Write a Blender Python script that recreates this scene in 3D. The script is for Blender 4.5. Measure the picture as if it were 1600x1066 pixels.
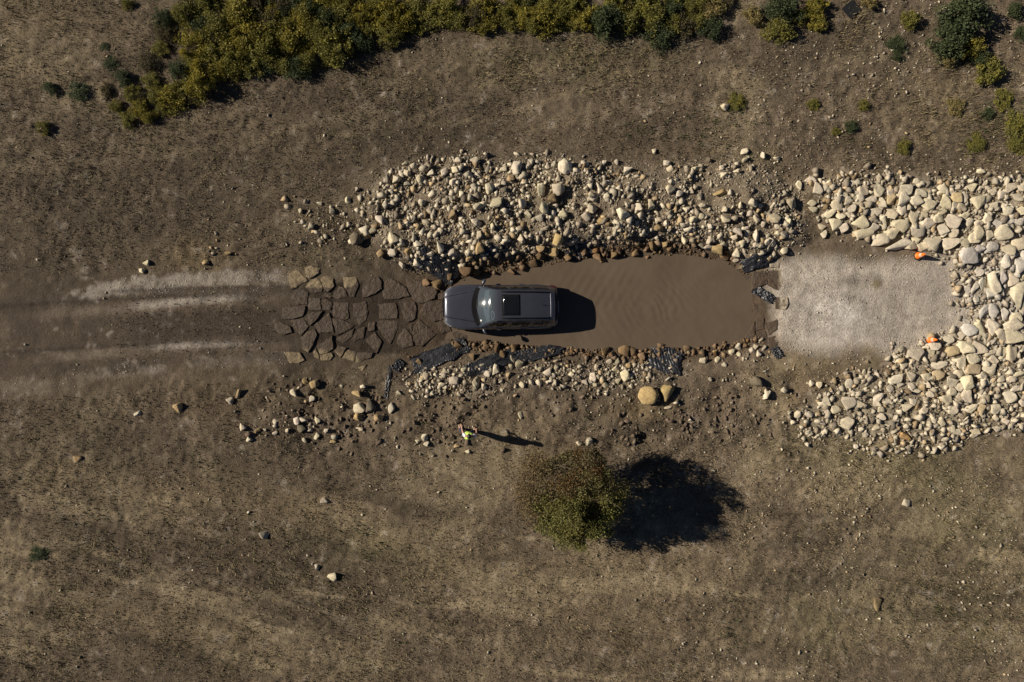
import bpy, bmesh, math, random
import numpy as np
from mathutils import Vector, Matrix, Quaternion

sc = bpy.context.scene
for o in list(bpy.data.objects):
    bpy.data.objects.remove(o)
random.seed(7)
rng = np.random.default_rng(7)

# ------------------------------------------------------------------ camera, sky, sun, exposure
H = 29.0            # drone height above the ground (m)
S = 36.4            # photo pixels per metre on the ground
cam_d = bpy.data.cameras.new('camera')
cam = bpy.data.objects.new('camera', cam_d)
sc.collection.objects.link(cam)
cam.location = (0, 0, H)
cam.rotation_euler = (0, 0, 0)
cam_d.sensor_width = 36.0
cam_d.lens = 36.0 * H / (1600 / S)
cam_d.clip_start = 0.1
cam_d.clip_end = 3000
sc.camera = cam

SUN_EL = math.radians(28.6)
SUN_AZ = Vector((-0.981, 0.193, 0)).normalized()      # towards the sun, on the ground
sun_dir = Vector((SUN_AZ.x * math.cos(SUN_EL), SUN_AZ.y * math.cos(SUN_EL), math.sin(SUN_EL)))
w = bpy.data.worlds.new('World')
sc.world = w
w.use_nodes = True
nt = w.node_tree
bg = nt.nodes['Background']
sky = nt.nodes.new('ShaderNodeTexSky')
sky.sky_type = 'NISHITA'
sky.sun_disc = False
sky.sun_elevation = SUN_EL
sky.sun_rotation = math.atan2(SUN_AZ.x, SUN_AZ.y)
sky.air_density = 0.32
sky.dust_density = 0.1
nt.links.new(sky.outputs[0], bg.inputs[0])
bg.inputs[1].default_value = 0.05
sl = bpy.data.lights.new('sun', 'SUN')
sl.energy = 5.0
sl.angle = math.radians(0.53)
sl.color = (1.0, 0.90, 0.76)
so = bpy.data.objects.new('sun', sl)
sc.collection.objects.link(so)
so.location = (-60, 12, 40)
so.rotation_euler = (-sun_dir).to_track_quat('-Z', 'Y').to_euler()
sc.view_settings.view_transform = 'Standard'
sc.view_settings.look = 'None'
sc.view_settings.exposure = 0.38
sc.view_settings.gamma = 1.0
sc.view_settings.use_curve_mapping = False

C = sc.collection
WATER = -0.42

# ------------------------------------------------------------------ helpers
def P(px, py, z=0.0):
    k = (H - z) / H / S
    return ((px - 800) * k, (533 - py) * k, z)

def tag(o, label=None, cat=None, group=None, kind=None):
    if label: o['label'] = label
    if cat: o['category'] = cat
    if group: o['group'] = group
    if kind: o['kind'] = kind
    return o

def link(name, me, mat=None, parent=None):
    o = bpy.data.objects.new(name, me)
    C.objects.link(o)
    if mat is not None and me is not None:
        me.materials.clear() if False else None
        if not me.materials:
            me.materials.append(mat)
    if parent is not None:
        o.parent = parent
    return o

def empty(name, loc=(0, 0, 0), rot=(0, 0, 0)):
    o = bpy.data.objects.new(name, None)
    C.objects.link(o)
    o.location = loc
    o.rotation_euler = rot
    o.empty_display_size = 0.3
    return o

def np_mesh(name, V, F, smooth=False):
    """V (n,3) array, F (m,k) int array of same-size faces"""
    V = np.ascontiguousarray(V, dtype=np.float32)
    F = np.ascontiguousarray(F, dtype=np.int32)
    me = bpy.data.meshes.new(name)
    m, k = F.shape
    me.vertices.add(len(V)); me.vertices.foreach_set('co', V.ravel())
    me.loops.add(m * k); me.loops.foreach_set('vertex_index', F.ravel())
    me.polygons.add(m)
    me.polygons.foreach_set('loop_start', np.arange(0, m * k, k, dtype=np.int32))
    me.polygons.foreach_set('loop_total', np.full(m, k, dtype=np.int32))
    me.update(calc_edges=True)
    if smooth:
        me.polygons.foreach_set('use_smooth', np.ones(m, dtype=bool))
    return me

def vcol(me, name, col):
    a = me.color_attributes.new(name, 'FLOAT_COLOR', 'POINT')
    c = np.ones((len(me.vertices), 4), dtype=np.float32)
    c[:, :3] = col
    a.data.foreach_set('color', c.ravel())

def py_mesh(name, V, F, smooth=False):
    me = bpy.data.meshes.new(name)
    me.from_pydata([tuple(v) for v in V], [], [tuple(f) for f in F])
    me.update()
    if smooth:
        me.polygons.foreach_set('use_smooth', np.ones(len(me.polygons), dtype=bool))
    return me

def hash2(ix, iy, seed):
    n = (ix.astype(np.int64) * 374761393 + iy.astype(np.int64) * 668265263 + seed * 1442695041) & 0x7fffffff
    n = ((n ^ (n >> 13)) * 1274126177) & 0x7fffffff
    n = n ^ (n >> 16)
    return (n & 0xffff) / 65535.0

def vnoise(X, Y, scale, seed=0):
    x = X / scale; y = Y / scale
    ix = np.floor(x); iy = np.floor(y)
    fx = x - ix; fy = y - iy
    fx = fx * fx * (3 - 2 * fx); fy = fy * fy * (3 - 2 * fy)
    a = hash2(ix, iy, seed); b = hash2(ix + 1, iy, seed)
    c = hash2(ix, iy + 1, seed); d = hash2(ix + 1, iy + 1, seed)
    return (a * (1 - fx) + b * fx) * (1 - fy) + (c * (1 - fx) + d * fx) * fy * 1.0

def fbm(X, Y, scale, oct=4, seed=0, gain=0.5):
    v = 0; amp = 1; tot = 0
    for i in range(oct):
        c, s = math.cos(0.7 * i + seed), math.sin(0.7 * i + seed)
        v = v + amp * (vnoise(X * c - Y * s, X * s + Y * c, scale, seed + i * 17) - 0.5)
        tot += amp; amp *= gain; scale *= 0.5
    return v / tot * 2       # about -1..1

def sstep(a, b, x):
    t = np.clip((x - a) / (b - a), 0, 1)
    return t * t * (3 - 2 * t)

def sdf(PX, PY, poly):
    poly = np.array(poly, float)
    d = np.full(PX.shape, 1e9); inside = np.zeros(PX.shape, bool)
    n = len(poly)
    for i in range(n):
        ax, ay = poly[i]; bx, by = poly[(i + 1) % n]
        ex, ey = bx - ax, by - ay
        t = np.clip(((PX - ax) * ex + (PY - ay) * ey) / (ex * ex + ey * ey + 1e-9), 0, 1)
        d = np.minimum(d, np.hypot(PX - ax - t * ex, PY - ay - t * ey))
        cond = ((ay > PY) != (by > PY)) & (PX < (bx - ax) * (PY - ay) / (by - ay + 1e-12) + ax)
        inside ^= cond
    return np.where(inside, -d, d)

def blob(PX, PY, cx, cy, rx, ry, ang=0.0):
    c, s = math.cos(math.radians(ang)), math.sin(math.radians(ang))
    dx, dy = PX - cx, PY - cy
    u = (dx * c + dy * s) / rx; v = (-dx * s + dy * c) / ry
    return np.exp(-(u * u + v * v))

# ------------------------------------------------------------------ materials
def new_mat(name):
    m = bpy.data.materials.new(name)
    m.use_nodes = True
    return m, m.node_tree.nodes, m.node_tree.links, m.node_tree.nodes['Principled BSDF']

def simple(name, col, rough=0.6, metal=0.0, coat=0.0, spec=0.5, noise=0.0, nscale=20.0, bump=0.0):
    m, N, L, b = new_mat(name)
    b.inputs['Base Color'].default_value = (*col, 1)
    b.inputs['Roughness'].default_value = rough
    b.inputs['Metallic'].default_value = metal
    b.inputs['Coat Weight'].default_value = coat
    b.inputs['Coat Roughness'].default_value = 0.05
    b.inputs['Specular IOR Level'].default_value = spec
    if noise or bump:
        tc = N.new('ShaderNodeTexCoord')
        n = N.new('ShaderNodeTexNoise'); n.inputs['Scale'].default_value = nscale; n.inputs['Detail'].default_value = 6
        L.new(tc.outputs['Object'], n.inputs['Vector'])
        if noise:
            mx = N.new('ShaderNodeMix'); mx.data_type = 'RGBA'
            mx.inputs[6].default_value = (*[c * (1 - noise) for c in col], 1)
            mx.inputs[7].default_value = (*[min(1, c * (1 + noise)) for c in col], 1)
            L.new(n.outputs['Fac'], mx.inputs[0]); L.new(mx.outputs[2], b.inputs['Base Color'])
        if bump:
            bp = N.new('ShaderNodeBump'); bp.inputs['Strength'].default_value = bump; bp.inputs['Distance'].default_value = 0.02
            L.new(n.outputs['Fac'], bp.inputs['Height']); L.new(bp.outputs[0], b.inputs['Normal'])
    return m

def attr_mat(name, attr, rough=0.95, contrast=(0.55, 1.45), scale=22.0, bump=0.5, bdist=0.03, translucent=0.0, objcol=False, spec=0.15, scale2=None):
    """base colour = stored albedo (attribute or object colour) x procedural grain"""
    m, N, L, b = new_mat(name)
    if objcol:
        a = N.new('ShaderNodeObjectInfo'); out = a.outputs['Color']
    else:
        a = N.new('ShaderNodeVertexColor'); a.layer_name = attr; out = a.outputs['Color']
    g = N.new('ShaderNodeNewGeometry')
    n = N.new('ShaderNodeTexNoise'); n.inputs['Scale'].default_value = scale; n.inputs['Detail'].default_value = 8
    n.inputs['Roughness'].default_value = 0.7
    L.new(g.outputs['Position'], n.inputs['Vector'])
    mr = N.new('ShaderNodeMapRange')
    mr.inputs[1].default_value = 0.3; mr.inputs[2].default_value = 0.7
    mr.inputs[3].default_value = contrast[0]; mr.inputs[4].default_value = contrast[1]
    L.new(n.outputs['Fac'], mr.inputs[0])
    mul = N.new('ShaderNodeMix'); mul.data_type = 'RGBA'; mul.blend_type = 'MULTIPLY'; mul.inputs[0].default_value = 1
    L.new(out, mul.inputs[6]); L.new(mr.outputs[0], mul.inputs[7])
    L.new(mul.outputs[2], b.inputs['Base Color'])
    b.inputs['Roughness'].default_value = rough
    b.inputs['Specular IOR Level'].default_value = spec
    if bump:
        bp = N.new('ShaderNodeBump'); bp.inputs['Strength'].default_value = bump; bp.inputs['Distance'].default_value = bdist
        L.new(n.outputs['Fac'], bp.inputs['Height']); L.new(bp.outputs[0], b.inputs['Normal'])
    if translucent:
        t = N.new('ShaderNodeBsdfTranslucent'); L.new(mul.outputs[2], t.inputs['Color'])
        ms = N.new('ShaderNodeMixShader'); ms.inputs[0].default_value = translucent
        outn = N['Material Output']
        L.new(b.outputs[0], ms.inputs[1]); L.new(t.outputs[0], ms.inputs[2]); L.new(ms.outputs[0], outn.inputs[0])
    return m

M_ground = attr_mat('dry soil', 'soil', contrast=(0.62, 1.38), scale=14.0, bump=0.9, bdist=0.05)
M_rock = attr_mat('limestone', '', objcol=True, contrast=(0.72, 1.22), scale=9.0, bump=0.7, bdist=0.04)
M_rubble = attr_mat('limestone rubble', 'tone', contrast=(0.7, 1.25), scale=12.0, bump=0.4, bdist=0.03)
M_grass = attr_mat('dry grass', 'tone', contrast=(0.8, 1.2), scale=5.0, bump=0, translucent=0.15)
M_leaf = attr_mat('leaves', 'tone', contrast=(0.75, 1.25), scale=6.0, bump=0, translucent=0.25, rough=0.7, spec=0.3)
M_bark = simple('bark', (0.10, 0.075, 0.05), 0.9, noise=0.4, bump=0.6)
M_plastic = simple('black liner', (0.022, 0.023, 0.027), 0.40, spec=0.5, noise=0.5, nscale=6)

# ------------------------------------------------------------------ terrain
TOPX = [-900, 0, 200, 440, 600, 700, 745, 870, 1010, 1075, 1130, 1160, 1180, 1215, 1300, 1500, 2500]
TOPY = [500, 462, 454, 447, 441, 443, 431, 409, 394, 395, 405, 421, 437, 420, 402, 400, 400]
BOTX = [-900, 0, 440, 640, 700, 745, 870, 980, 1090, 1150, 1180, 1215, 1500, 2500]
BOTY = [620, 592, 560, 549, 532, 533, 544, 547, 545, 538, 522, 545, 552, 552]
ZCX = [-900, 0, 300, 440, 560, 690, 726, 835, 1000, 1120, 1178, 1225, 1300, 2500]
ZCZ = [0, 0, -0.03, -0.08, -0.22, -0.40, -0.51, -0.94, -1.02, -0.80, -0.43, -0.14, -0.02, 0]
NBANK = [(562, 335), (575, 285), (640, 255), (720, 244), (890, 248), (1000, 262), (1150, 255), (1252, 292), (1252, 372), (1205, 412),
         (1140, 408), (1075, 396), (1010, 394), (870, 408), (745, 432), (650, 420), (605, 398), (575, 370)]
BED_U = [(1255, 285), (1330, 275), (1450, 272), (1640, 278), (1640, 560), (1500, 560), (1505, 480), (1490, 400), (1420, 388), (1345, 372), (1290, 345)]
BED_L = [(1640, 515), (1500, 520), (1465, 540), (1400, 545), (1390, 585), (1330, 588), (1240, 640), (1250, 670), (1330, 690), (1410, 705), (1520, 680), (1640, 650)]
PITS = [(1007, 684, 12, 10, .3), (955, 697, 22, 8, .15), (1245, 605, 22, 16, .18), (1128, 665, 12, 9, .15), (618, 640, 14, 9, .1), (560, 640, 20, 12, .1), (690, 655, 18, 12, .1), (1075, 640, 14, 9, .1)]

def masks(PX, PY):
    """distances (m) to the hollow's edges"""
    top = np.interp(PX, TOPX, TOPY); bot = np.interp(PX, BOTX, BOTY)
    s = np.maximum(top - PY, PY - bot) / S          # >0 outside the corridor
    return s

def height(X, Y, fine=True):
    X = np.asarray(X, float); Y = np.asarray(Y, float)
    PX = 800 + X * S; PY = 533 - Y * S
    s = masks(PX, PY)
    s = s + 0.16 * fbm(X, Y, 0.8, 3, 5)
    zc = np.interp(PX, ZCX, ZCZ)
    ze = np.maximum(zc, WATER + 0.0)
    h = zc + (ze - zc) * sstep(-0.28, 0.0, s)
    h = h + (0 - h) * sstep(-0.05, 1.5, s) 
    out = sstep(0.1, 1.2, s)
    # banks
    nb = sstep(30, -40, sdf(PX, PY, NBANK))
    h = h + (0.28 + 0.30 * fbm(X, Y, 1.2, 3, 61)) * nb * out
    h = h + 0.12 * sstep(25, -30, sdf(PX, PY, BED_U)) + 0.10 * sstep(25, -30, sdf(PX, PY, BED_L)) * out
    h = h + 0.14 * out * sstep(1, 0, np.abs(PY - 640) / 70) * sstep(300, 450, PX) * sstep(1330, 1200, PX) * (0.5 + 0.5 * fbm(X, Y, 2.2, 3, 41))
    for (cx, cy, rx, ry, dp) in PITS:
        h = h - dp * blob(PX, PY, cx, cy, rx, ry, 20)
    # wheel ruts of the left track
    for cy0, cy1 in ((487, 466), (560, 539)):
        yc = np.interp(PX, [0, 220, 460], [cy0, (cy0 + cy1) / 2 - 3, cy1])
        h = h - 0.09 * np.exp(-((PY - yc) / 9) ** 4) * sstep(470, 400, PX) * sstep(-300, 60, PX)
    big = fbm(X, Y, 7.0, 3, 11)
    h = h + 0.10 * big * out
    rough = out * (0.35 + 0.65 * sstep(-0.3, 0.4, fbm(X, Y, 3.0, 2, 23)))
    lump = out * sstep(1, 0, np.abs(PY - 640) / 110) * sstep(300, 420, PX) * sstep(1350, 1200, PX)
    h = h + 0.045 * fbm(X, Y, 0.9, 3, 31) * (0.25 + 0.75 * rough) + 0.15 * lump * fbm(X, Y, 0.7, 3, 37)
    if fine:
        h = h + (0.050 * fbm(X, Y, 0.32, 2, 53, 0.75)) * (0.38 + 0.62 * rough + 0.3 * lump)
    return h

def hz(x, y):
    return float(height(np.array([x]), np.array([y]), False)[0])

def axis(lim, step):
    a = np.arange(-lim, lim + step / 2, step)
    o = lim + np.array([1, 3, 6, 10, 18, 35, 70, 140, 300, 700])
    return np.concatenate([-o[::-1], a, o])

def soil_colour(X, Y):
    PX = 800 + X * S; PY = 533 - Y * S
    s = masks(PX, PY)
    n1 = fbm(X, Y, 6, 4, 101); n2 = fbm(X, Y, 1.6, 4, 103); n3 = fbm(X, Y, 0.35, 3, 107, 0.7); n4 = fbm(X, Y, 2.5, 4, 109)
    col = np.empty(X.shape + (3,))
    dirt = np.array((0.148, 0.114, 0.078)); straw = np.array((0.228, 0.182, 0.116)); dark = np.array((0.080, 0.063, 0.044))
    ochre = np.array((0.20, 0.145, 0.075)); grey = np.array((0.41, 0.36, 0.30)); mud = np.array((0.050, 0.038, 0.028))
    olive = np.array((0.135, 0.125, 0.06))
    col[:] = dirt
    def mix(c, f):
        f = np.clip(f, 0, 1)[..., None]
        col[:] = col * (1 - f) + np.asarray(c) * f
    # big patches
    mix(dark, 0.8 * sstep(-0.05, 0.55, n1 * 0.6 + n2 * 0.7))
    mix(straw, 0.75 * sstep(0.05, 0.6, -n1 * 0.5 + n4 * 0.9))
    # pale straw sweeps seen in the field
    for b in ((100, 760, 120, 60, -70, .6), (330, 780, 230, 40, 8, .55), (560, 830, 170, 30, 18, .7), (180, 960, 260, 40, 12, .5), (380, 1010, 200, 40, 14, .45),
              (60, 30, 160, 110, 0, .55), (720, 900, 220, 50, 10, .5), (1010, 900, 150, 70, 0, .5), (1080, 1000, 220, 60, 5, .4), (1400, 960, 200, 60, -10, .3),
              (1440, 140, 110, 80, 0, .5), (650, 110, 120, 30, -5, .25), (880, 100, 160, 30, 3, .25), (1330, 760, 160, 60, -10, .3)):
        mix(straw * np.array((1.08, 1.05, 1.0)), b[5] * blob(PX, PY, *b[:5]) * (0.75 + 0.5 * n2))
    # dark soil patches
    for b in ((170, 690, 90, 50, 0, .5), (420, 880, 190, 60, 8, .55), (130, 860, 90, 30, 10, .5), (250, 320, 260, 110, 0, .5), (60, 430, 120, 60, 0, .55), (500, 960, 120, 50, 10, .4),
              (40, 545, 120, 34, -12, .6), (1290, 900, 150, 22, -8, .55), (1200, 1030, 70, 20, 0, .5), (1130, 950, 60, 20, 0, .5), (1510, 880, 90, 30, -20, .5),
              (1330, 90, 120, 40, -10, .4), (1420, 240, 80, 20, 0, .3), (950, 220, 300, 60, 0, .3), (1520, 1030, 40, 16, 0, .5), (450, 240, 200, 60, -10, .35)):
        mix(dark, 1.25 * b[5] * blob(PX, PY, *b[:5]) * (0.8 + 0.8 * n2))
    # mowing / wheel streaks sweeping across the lower field, drag lines on the upper slope
    q = (PY - 0.16 * PX - 60 * np.sin(PX / 420.0)) / S
    st = fbm(PX / S / 7.0, q, 0.9, 4, 131, 0.65)
    fld = sstep(690, 800, PY)
    mix(straw * 1.2, 0.9 * fld * sstep(0.05, 0.5, st)); mix(dark, 0.75 * fld * sstep(0.1, 0.6, -st))
    q2 = (PY + 0.22 * PX) / S
    st2 = fbm(PX / S / 5.0, q2, 0.7, 4, 137, 0.65); upf = sstep(330, 240, PY)
    mix(straw, 0.55 * upf * sstep(0.1, 0.6, st2)); mix(dark, 0.6 * upf * sstep(0.05, 0.55, -st2))
    # tyre prints at the lower left
    tt = sstep(0.2, 0.9, np.sin((PX + 0.12 * PY) / 22.0 * 6.283 / 2 + 2.0 * n2)) * blob(PX, PY, 85, 745, 95, 75, 8)
    mix(straw * 1.1, 0.55 * tt)
    # olive / ochre tint
    for b in ((1480, 800, 130, 90, 0, .45), (1330, 700, 120, 40, 0, .35), (1250, 980, 80, 50, 0, .4), (1500, 960, 120, 70, 0, .35), (840, 90, 200, 36, 0, .3), (560, 850, 120, 30, 15, .3), (1440, 620, 110, 40, 0, .35)):
        mix(olive * 1.15, b[5] * blob(PX, PY, *b[:5]) * (0.7 + 0.7 * n2))
    for b in ((300, 400, 60, 26, 0, .5), (350, 620, 60, 40, 0, .45), (530, 620, 80, 30, 0, .45), (690, 620, 60, 30, 0, .35), (1260, 600, 70, 40, 0, .5), (100, 530, 70, 26, 0, .4), (860, 720, 60, 30, 0, .4), (1000, 640, 60, 18, 0, .35)):
        mix(ochre, b[5] * blob(PX, PY, *b[:5]) * (0.7 + 0.8 * n2))
    # left track: compacted brown, pale grit verges and rut tops
    tr = sstep(0.25, -0.25, s + 0.1 * n2) * sstep(480, 420, PX)
    mix((0.104, 0.080, 0.060), 0.75 * tr); mix((0.066, 0.05, 0.038), 0.7 * tr * sstep(0.0, 0.6, n2 + 0.6 * n3)); mix((0.15, 0.115, 0.08), 0.5 * tr * sstep(0.1, 0.6, n4))
    gn = 0.5 + 0.9 * n3
    def strip(pts, wdt, f, c=grey):
        xs = [p[0] for p in pts]; ys = [p[1] for p in pts]
        yc = np.interp(PX, xs, ys)
        m = np.exp(-np.abs((PY - yc) / wdt) ** 2.5) * sstep(xs[0] - 25, xs[0] + 25, PX) * sstep(xs[-1] + 20, xs[-1] - 30, PX)
        mix(c, 0.8 * f * sstep(0.15, 0.95, m * (0.9 + 0.5 * n2) + 0.75 * n3 - 0.05))
    strip([(120, 460), (200, 448), (300, 436), (460, 430)], 13, .85, np.array((0.36, 0.32, 0.27)))
    rut = np.array((0.36, 0.315, 0.265)); rut2 = np.array((0.185, 0.148, 0.112))
    mix((0.070, 0.053, 0.039), 0.8 * sstep(26, 14, np.abs(PY - np.interp(PX, [0, 220, 460], [526, 512, 501]))) * sstep(170, 230, PX) * sstep(480, 440, PX) * (0.9 + 0.6 * n3))
    def rutline(pts, wdt, f, c):
        xs = [p[0] for p in pts]; ys = [p[1] for p in pts]
        yc = np.interp(PX, xs, ys)
        m = np.exp(-np.abs((PY - yc) / wdt) ** 3) * sstep(xs[0] - 20, xs[0] + 30, PX) * sstep(xs[-1] + 25, xs[-1] - 25, PX)
        mix(c, f * m * np.clip(0.85 + 0.45 * n2 + 0.3 * n3, 0, 1))
    rutline([(60, 492), (200, 482), (300, 470), (480, 460)], 9, .85, rut2)
    rutline([(60, 560), (220, 547), (330, 540), (480, 538)], 8, .85, rut2)
    rutline([(205, 478), (290, 471), (385, 464)], 6, 1.0, rut)
    rutline([(230, 544), (290, 540), (370, 537)], 5, .95, rut)
    rutline([(160, 456), (300, 451), (460, 447)], 3, .7, np.array((0.06, 0.047, 0.037)))
    strip([(150, 582), (210, 575), (265, 580)], 12, .55, np.array((0.30, 0.265, 0.225)))
    strip([(290, 570), (460, 556)], 12, .4, np.array((0.28, 0.245, 0.2)))
    strip([(0, 605), (80, 600), (170, 580)], 16, .22, np.array((0.28, 0.245, 0.2)))
    for b in ((540, 500, 150, 85, 0, .75), (430, 600, 110, 50, 0, .5), (560, 400, 110, 40, 0, .55), (640, 590, 60, 40, 0, .5), (600, 470, 90, 70, 0, .5)):
        mix(np.array((0.066, 0.051, 0.036)), b[5] * blob(PX, PY, *b[:5]) * (0.85 + 0.7 * n2))
    # wet mud between the slabs and along the pool
    wet = sstep(0.18, -0.05, s + 0.08 * n2) * sstep(400, 520, PX) * sstep(1225, 1195, PX + 12 * n2)
    mix(mud, 0.95 * wet)
    edge = sstep(0.75, 0.05, s + 0.18 * n2) * sstep(600, 660, PX) * sstep(1215, 1190, PX)
    mix(np.array((0.090, 0.064, 0.043)), 0.75 * edge)
    # rubble banks have pale crumbled soil
    nb = sstep(14, -18, sdf(PX, PY, NBANK) + 12 * n2)
    mix((0.20, 0.163, 0.117), 0.65 * nb * sstep(0.5, 1.2, s))
    sb = np.maximum.reduce([blob(PX, PY, 720, 600, 80, 22), blob(PX, PY, 900, 590, 120, 18), blob(PX, PY, 970, 585, 60, 22)])
    mix((0.21, 0.175, 0.135), 0.6 * sb)
    for poly in (BED_U, BED_L):
        mix((0.28, 0.24, 0.175), 0.75 * sstep(10, -20, sdf(PX, PY, poly) + 12 * n2))
    # grey gravel pad and grey dust over the bed next to it
    pad = [(1205, 420), (1260, 408), (1340, 414), (1430, 398), (1520, 400), (1520, 500), (1480, 535), (1420, 556), (1330, 545), (1240, 545), (1212, 520), (1222, 470)]
    d = sdf(PX, PY, pad) + 24 * n2 + 20 * n4 + 10 * n3
    pm = sstep(16, -16, d)
    mix(grey * 1.0, 0.95 * pm)
    mix((0.53, 0.49, 0.445), 0.65 * pm * (blob(PX, PY, 1330, 500, 75, 34, -12) + .6 * blob(PX, PY, 1290, 480, 50, 40)) * (0.8 + 0.8 * n3))
    mix((0.21, 0.178, 0.145), 0.8 * pm * sstep(0.0, 0.5, n3 * 0.8 + n4 * 0.7 - 0.15))
    mix((0.21, 0.19, 0.165), 0.6 * pm * blob(PX, PY, 1480, 450, 45, 36))
    mix((0.2, 0.175, 0.15), 0.6 * pm * (blob(PX, PY, 1340, 440, 30, 9, -8) + blob(PX, PY, 1265, 500, 8, 40, 10)))
    for yw in (445, 512):
        mix((0.24, 0.205, 0.17), 0.45 * pm * np.exp(-((PY - yw - 6 * n4) / 9) ** 2) * (0.7 + 0.8 * n2))
    mix((0.17, 0.13, 0.05), 0.8 * blob(PX, PY, 1370, 444, 8, 7))
    dust = blob(PX, PY, 1590, 430, 80, 75) 
    mix(grey * 0.95, 0.9 * dust * (0.8 + 0.5 * n2))
    # fine soil mottling, plus lens falloff painted into the albedo, darker towards the left
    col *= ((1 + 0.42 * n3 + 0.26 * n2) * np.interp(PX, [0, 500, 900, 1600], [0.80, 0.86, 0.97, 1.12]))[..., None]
    return np.clip(col, 0.01, 0.9)

xa = axis(24.6, 0.062); ya = axis(16.8, 0.062)
GX, GY = np.meshgrid(xa, ya)
GZ = height(GX, GY)
far = sstep(0, 4, np.maximum(np.abs(GX) - 24.7, np.abs(GY) - 16.9))     # coarse outer ground stays plain
GZ = GZ * (1 - far)
nx, ny = len(xa), len(ya)
idx = np.arange(nx * ny).reshape(ny, nx)
F = np.stack([idx[:-1, :-1], idx[:-1, 1:], idx[1:, 1:], idx[1:, :-1]], -1).reshape(-1, 4)
gme = np_mesh('ground', np.stack([GX, GY, GZ], -1).reshape(-1, 3), F, True)
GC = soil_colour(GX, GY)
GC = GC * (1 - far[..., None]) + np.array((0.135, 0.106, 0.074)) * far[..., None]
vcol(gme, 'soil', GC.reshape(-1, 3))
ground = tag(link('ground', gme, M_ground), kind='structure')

# ------------------------------------------------------------------ muddy water
def water_mat():
    m, N, L, b = new_mat('muddy water')
    g = N.new('ShaderNodeNewGeometry')
    n = N.new('ShaderNodeTexNoise'); n.inputs['Scale'].default_value = 0.45; n.inputs['Detail'].default_value = 5
    n.inputs['Distortion'].default_value = 0.6
    L.new(g.outputs['Position'], n.inputs['Vector'])
    mx = N.new('ShaderNodeMix'); mx.data_type = 'RGBA'
    mx.inputs[6].default_value = (0.085, 0.064, 0.046, 1); mx.inputs[7].default_value = (0.150, 0.114, 0.082, 1)
    L.new(n.outputs['Fac'], mx.inputs[0]); L.new(mx.outputs[2], b.inputs['Base Color'])
    b.inputs['Roughness'].default_value = 0.10
    b.inputs['IOR'].default_value = 1.33
    b.inputs['Specular IOR Level'].default_value = 0.4
    n2 = N.new('ShaderNodeTexNoise'); n2.inputs['Scale'].default_value = 9; n2.inputs['Detail'].default_value = 4
    L.new(g.outputs['Position'], n2.inputs['Vector'])
    bp = N.new('ShaderNodeBump'); bp.inputs['Strength'].default_value = 0.12; bp.inputs['Distance'].default_value = 0.02
    L.new(n2.outputs['Fac'], bp.inputs['Height']); L.new(bp.outputs[0], b.inputs['Normal'])
    return m
wx = np.arange((672 - 800) / S, (1196 - 800) / S, 0.045); wy = np.arange((533 - 562) / S, (533 - 376) / S, 0.045)
WX, WY = np.meshgrid(wx, wy)
r1 = np.hypot(WX - (1010 - 800) / S, WY - (533 - 452) / S)
ring = np.sin(r1 * 2 * math.pi / 0.36) * np.exp(-((r1 - 1.35) / 0.8) ** 2) * (0.5 + 0.8 * fbm(WX, WY, 1.2, 2, 71))
dirw = np.sin((WX * 0.8 + WY * 0.6 + 0.35 * fbm(WX, WY, 0.9, 2, 73)) * 2 * math.pi / 0.30) * blob(800 + WX * S, 533 - WY * S, 1035, 478, 60, 34, -20)
WZ = WATER + 0.0032 * ring + 0.0045 * dirw + 0.018 * fbm(WX, WY, 0.9, 4, 75) + 0.004 * np.sin((WX - 0.6 * np.abs(WY - 1.4)) * 2 * math.pi / 0.42) * blob(800 + WX * S, 533 - WY * S, 930, 478, 70, 60)
idx = np.arange(WX.size).reshape(WX.shape)
F = np.stack([idx[:-1, :-1], idx[:-1, 1:], idx[1:, 1:], idx[1:, :-1]], -1).reshape(-1, 4)
water = tag(link('water', np_mesh('water', np.stack([WX, WY, WZ], -1).reshape(-1, 3), F, True), water_mat()), kind='structure')

# ------------------------------------------------------------------ rocks
def ico(n):
    bm = bmesh.new()
    bmesh.ops.create_icosphere(bm, subdivisions=n, radius=1.0)
    V = np.array([v.co[:] for v in bm.verts]); Fc = np.array([[v.index for v in f.verts] for f in bm.faces])
    bm.free()
    return V, Fc

ICO1, ICO2, ICO3 = ico(1), ico(2), ico(3)

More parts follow.
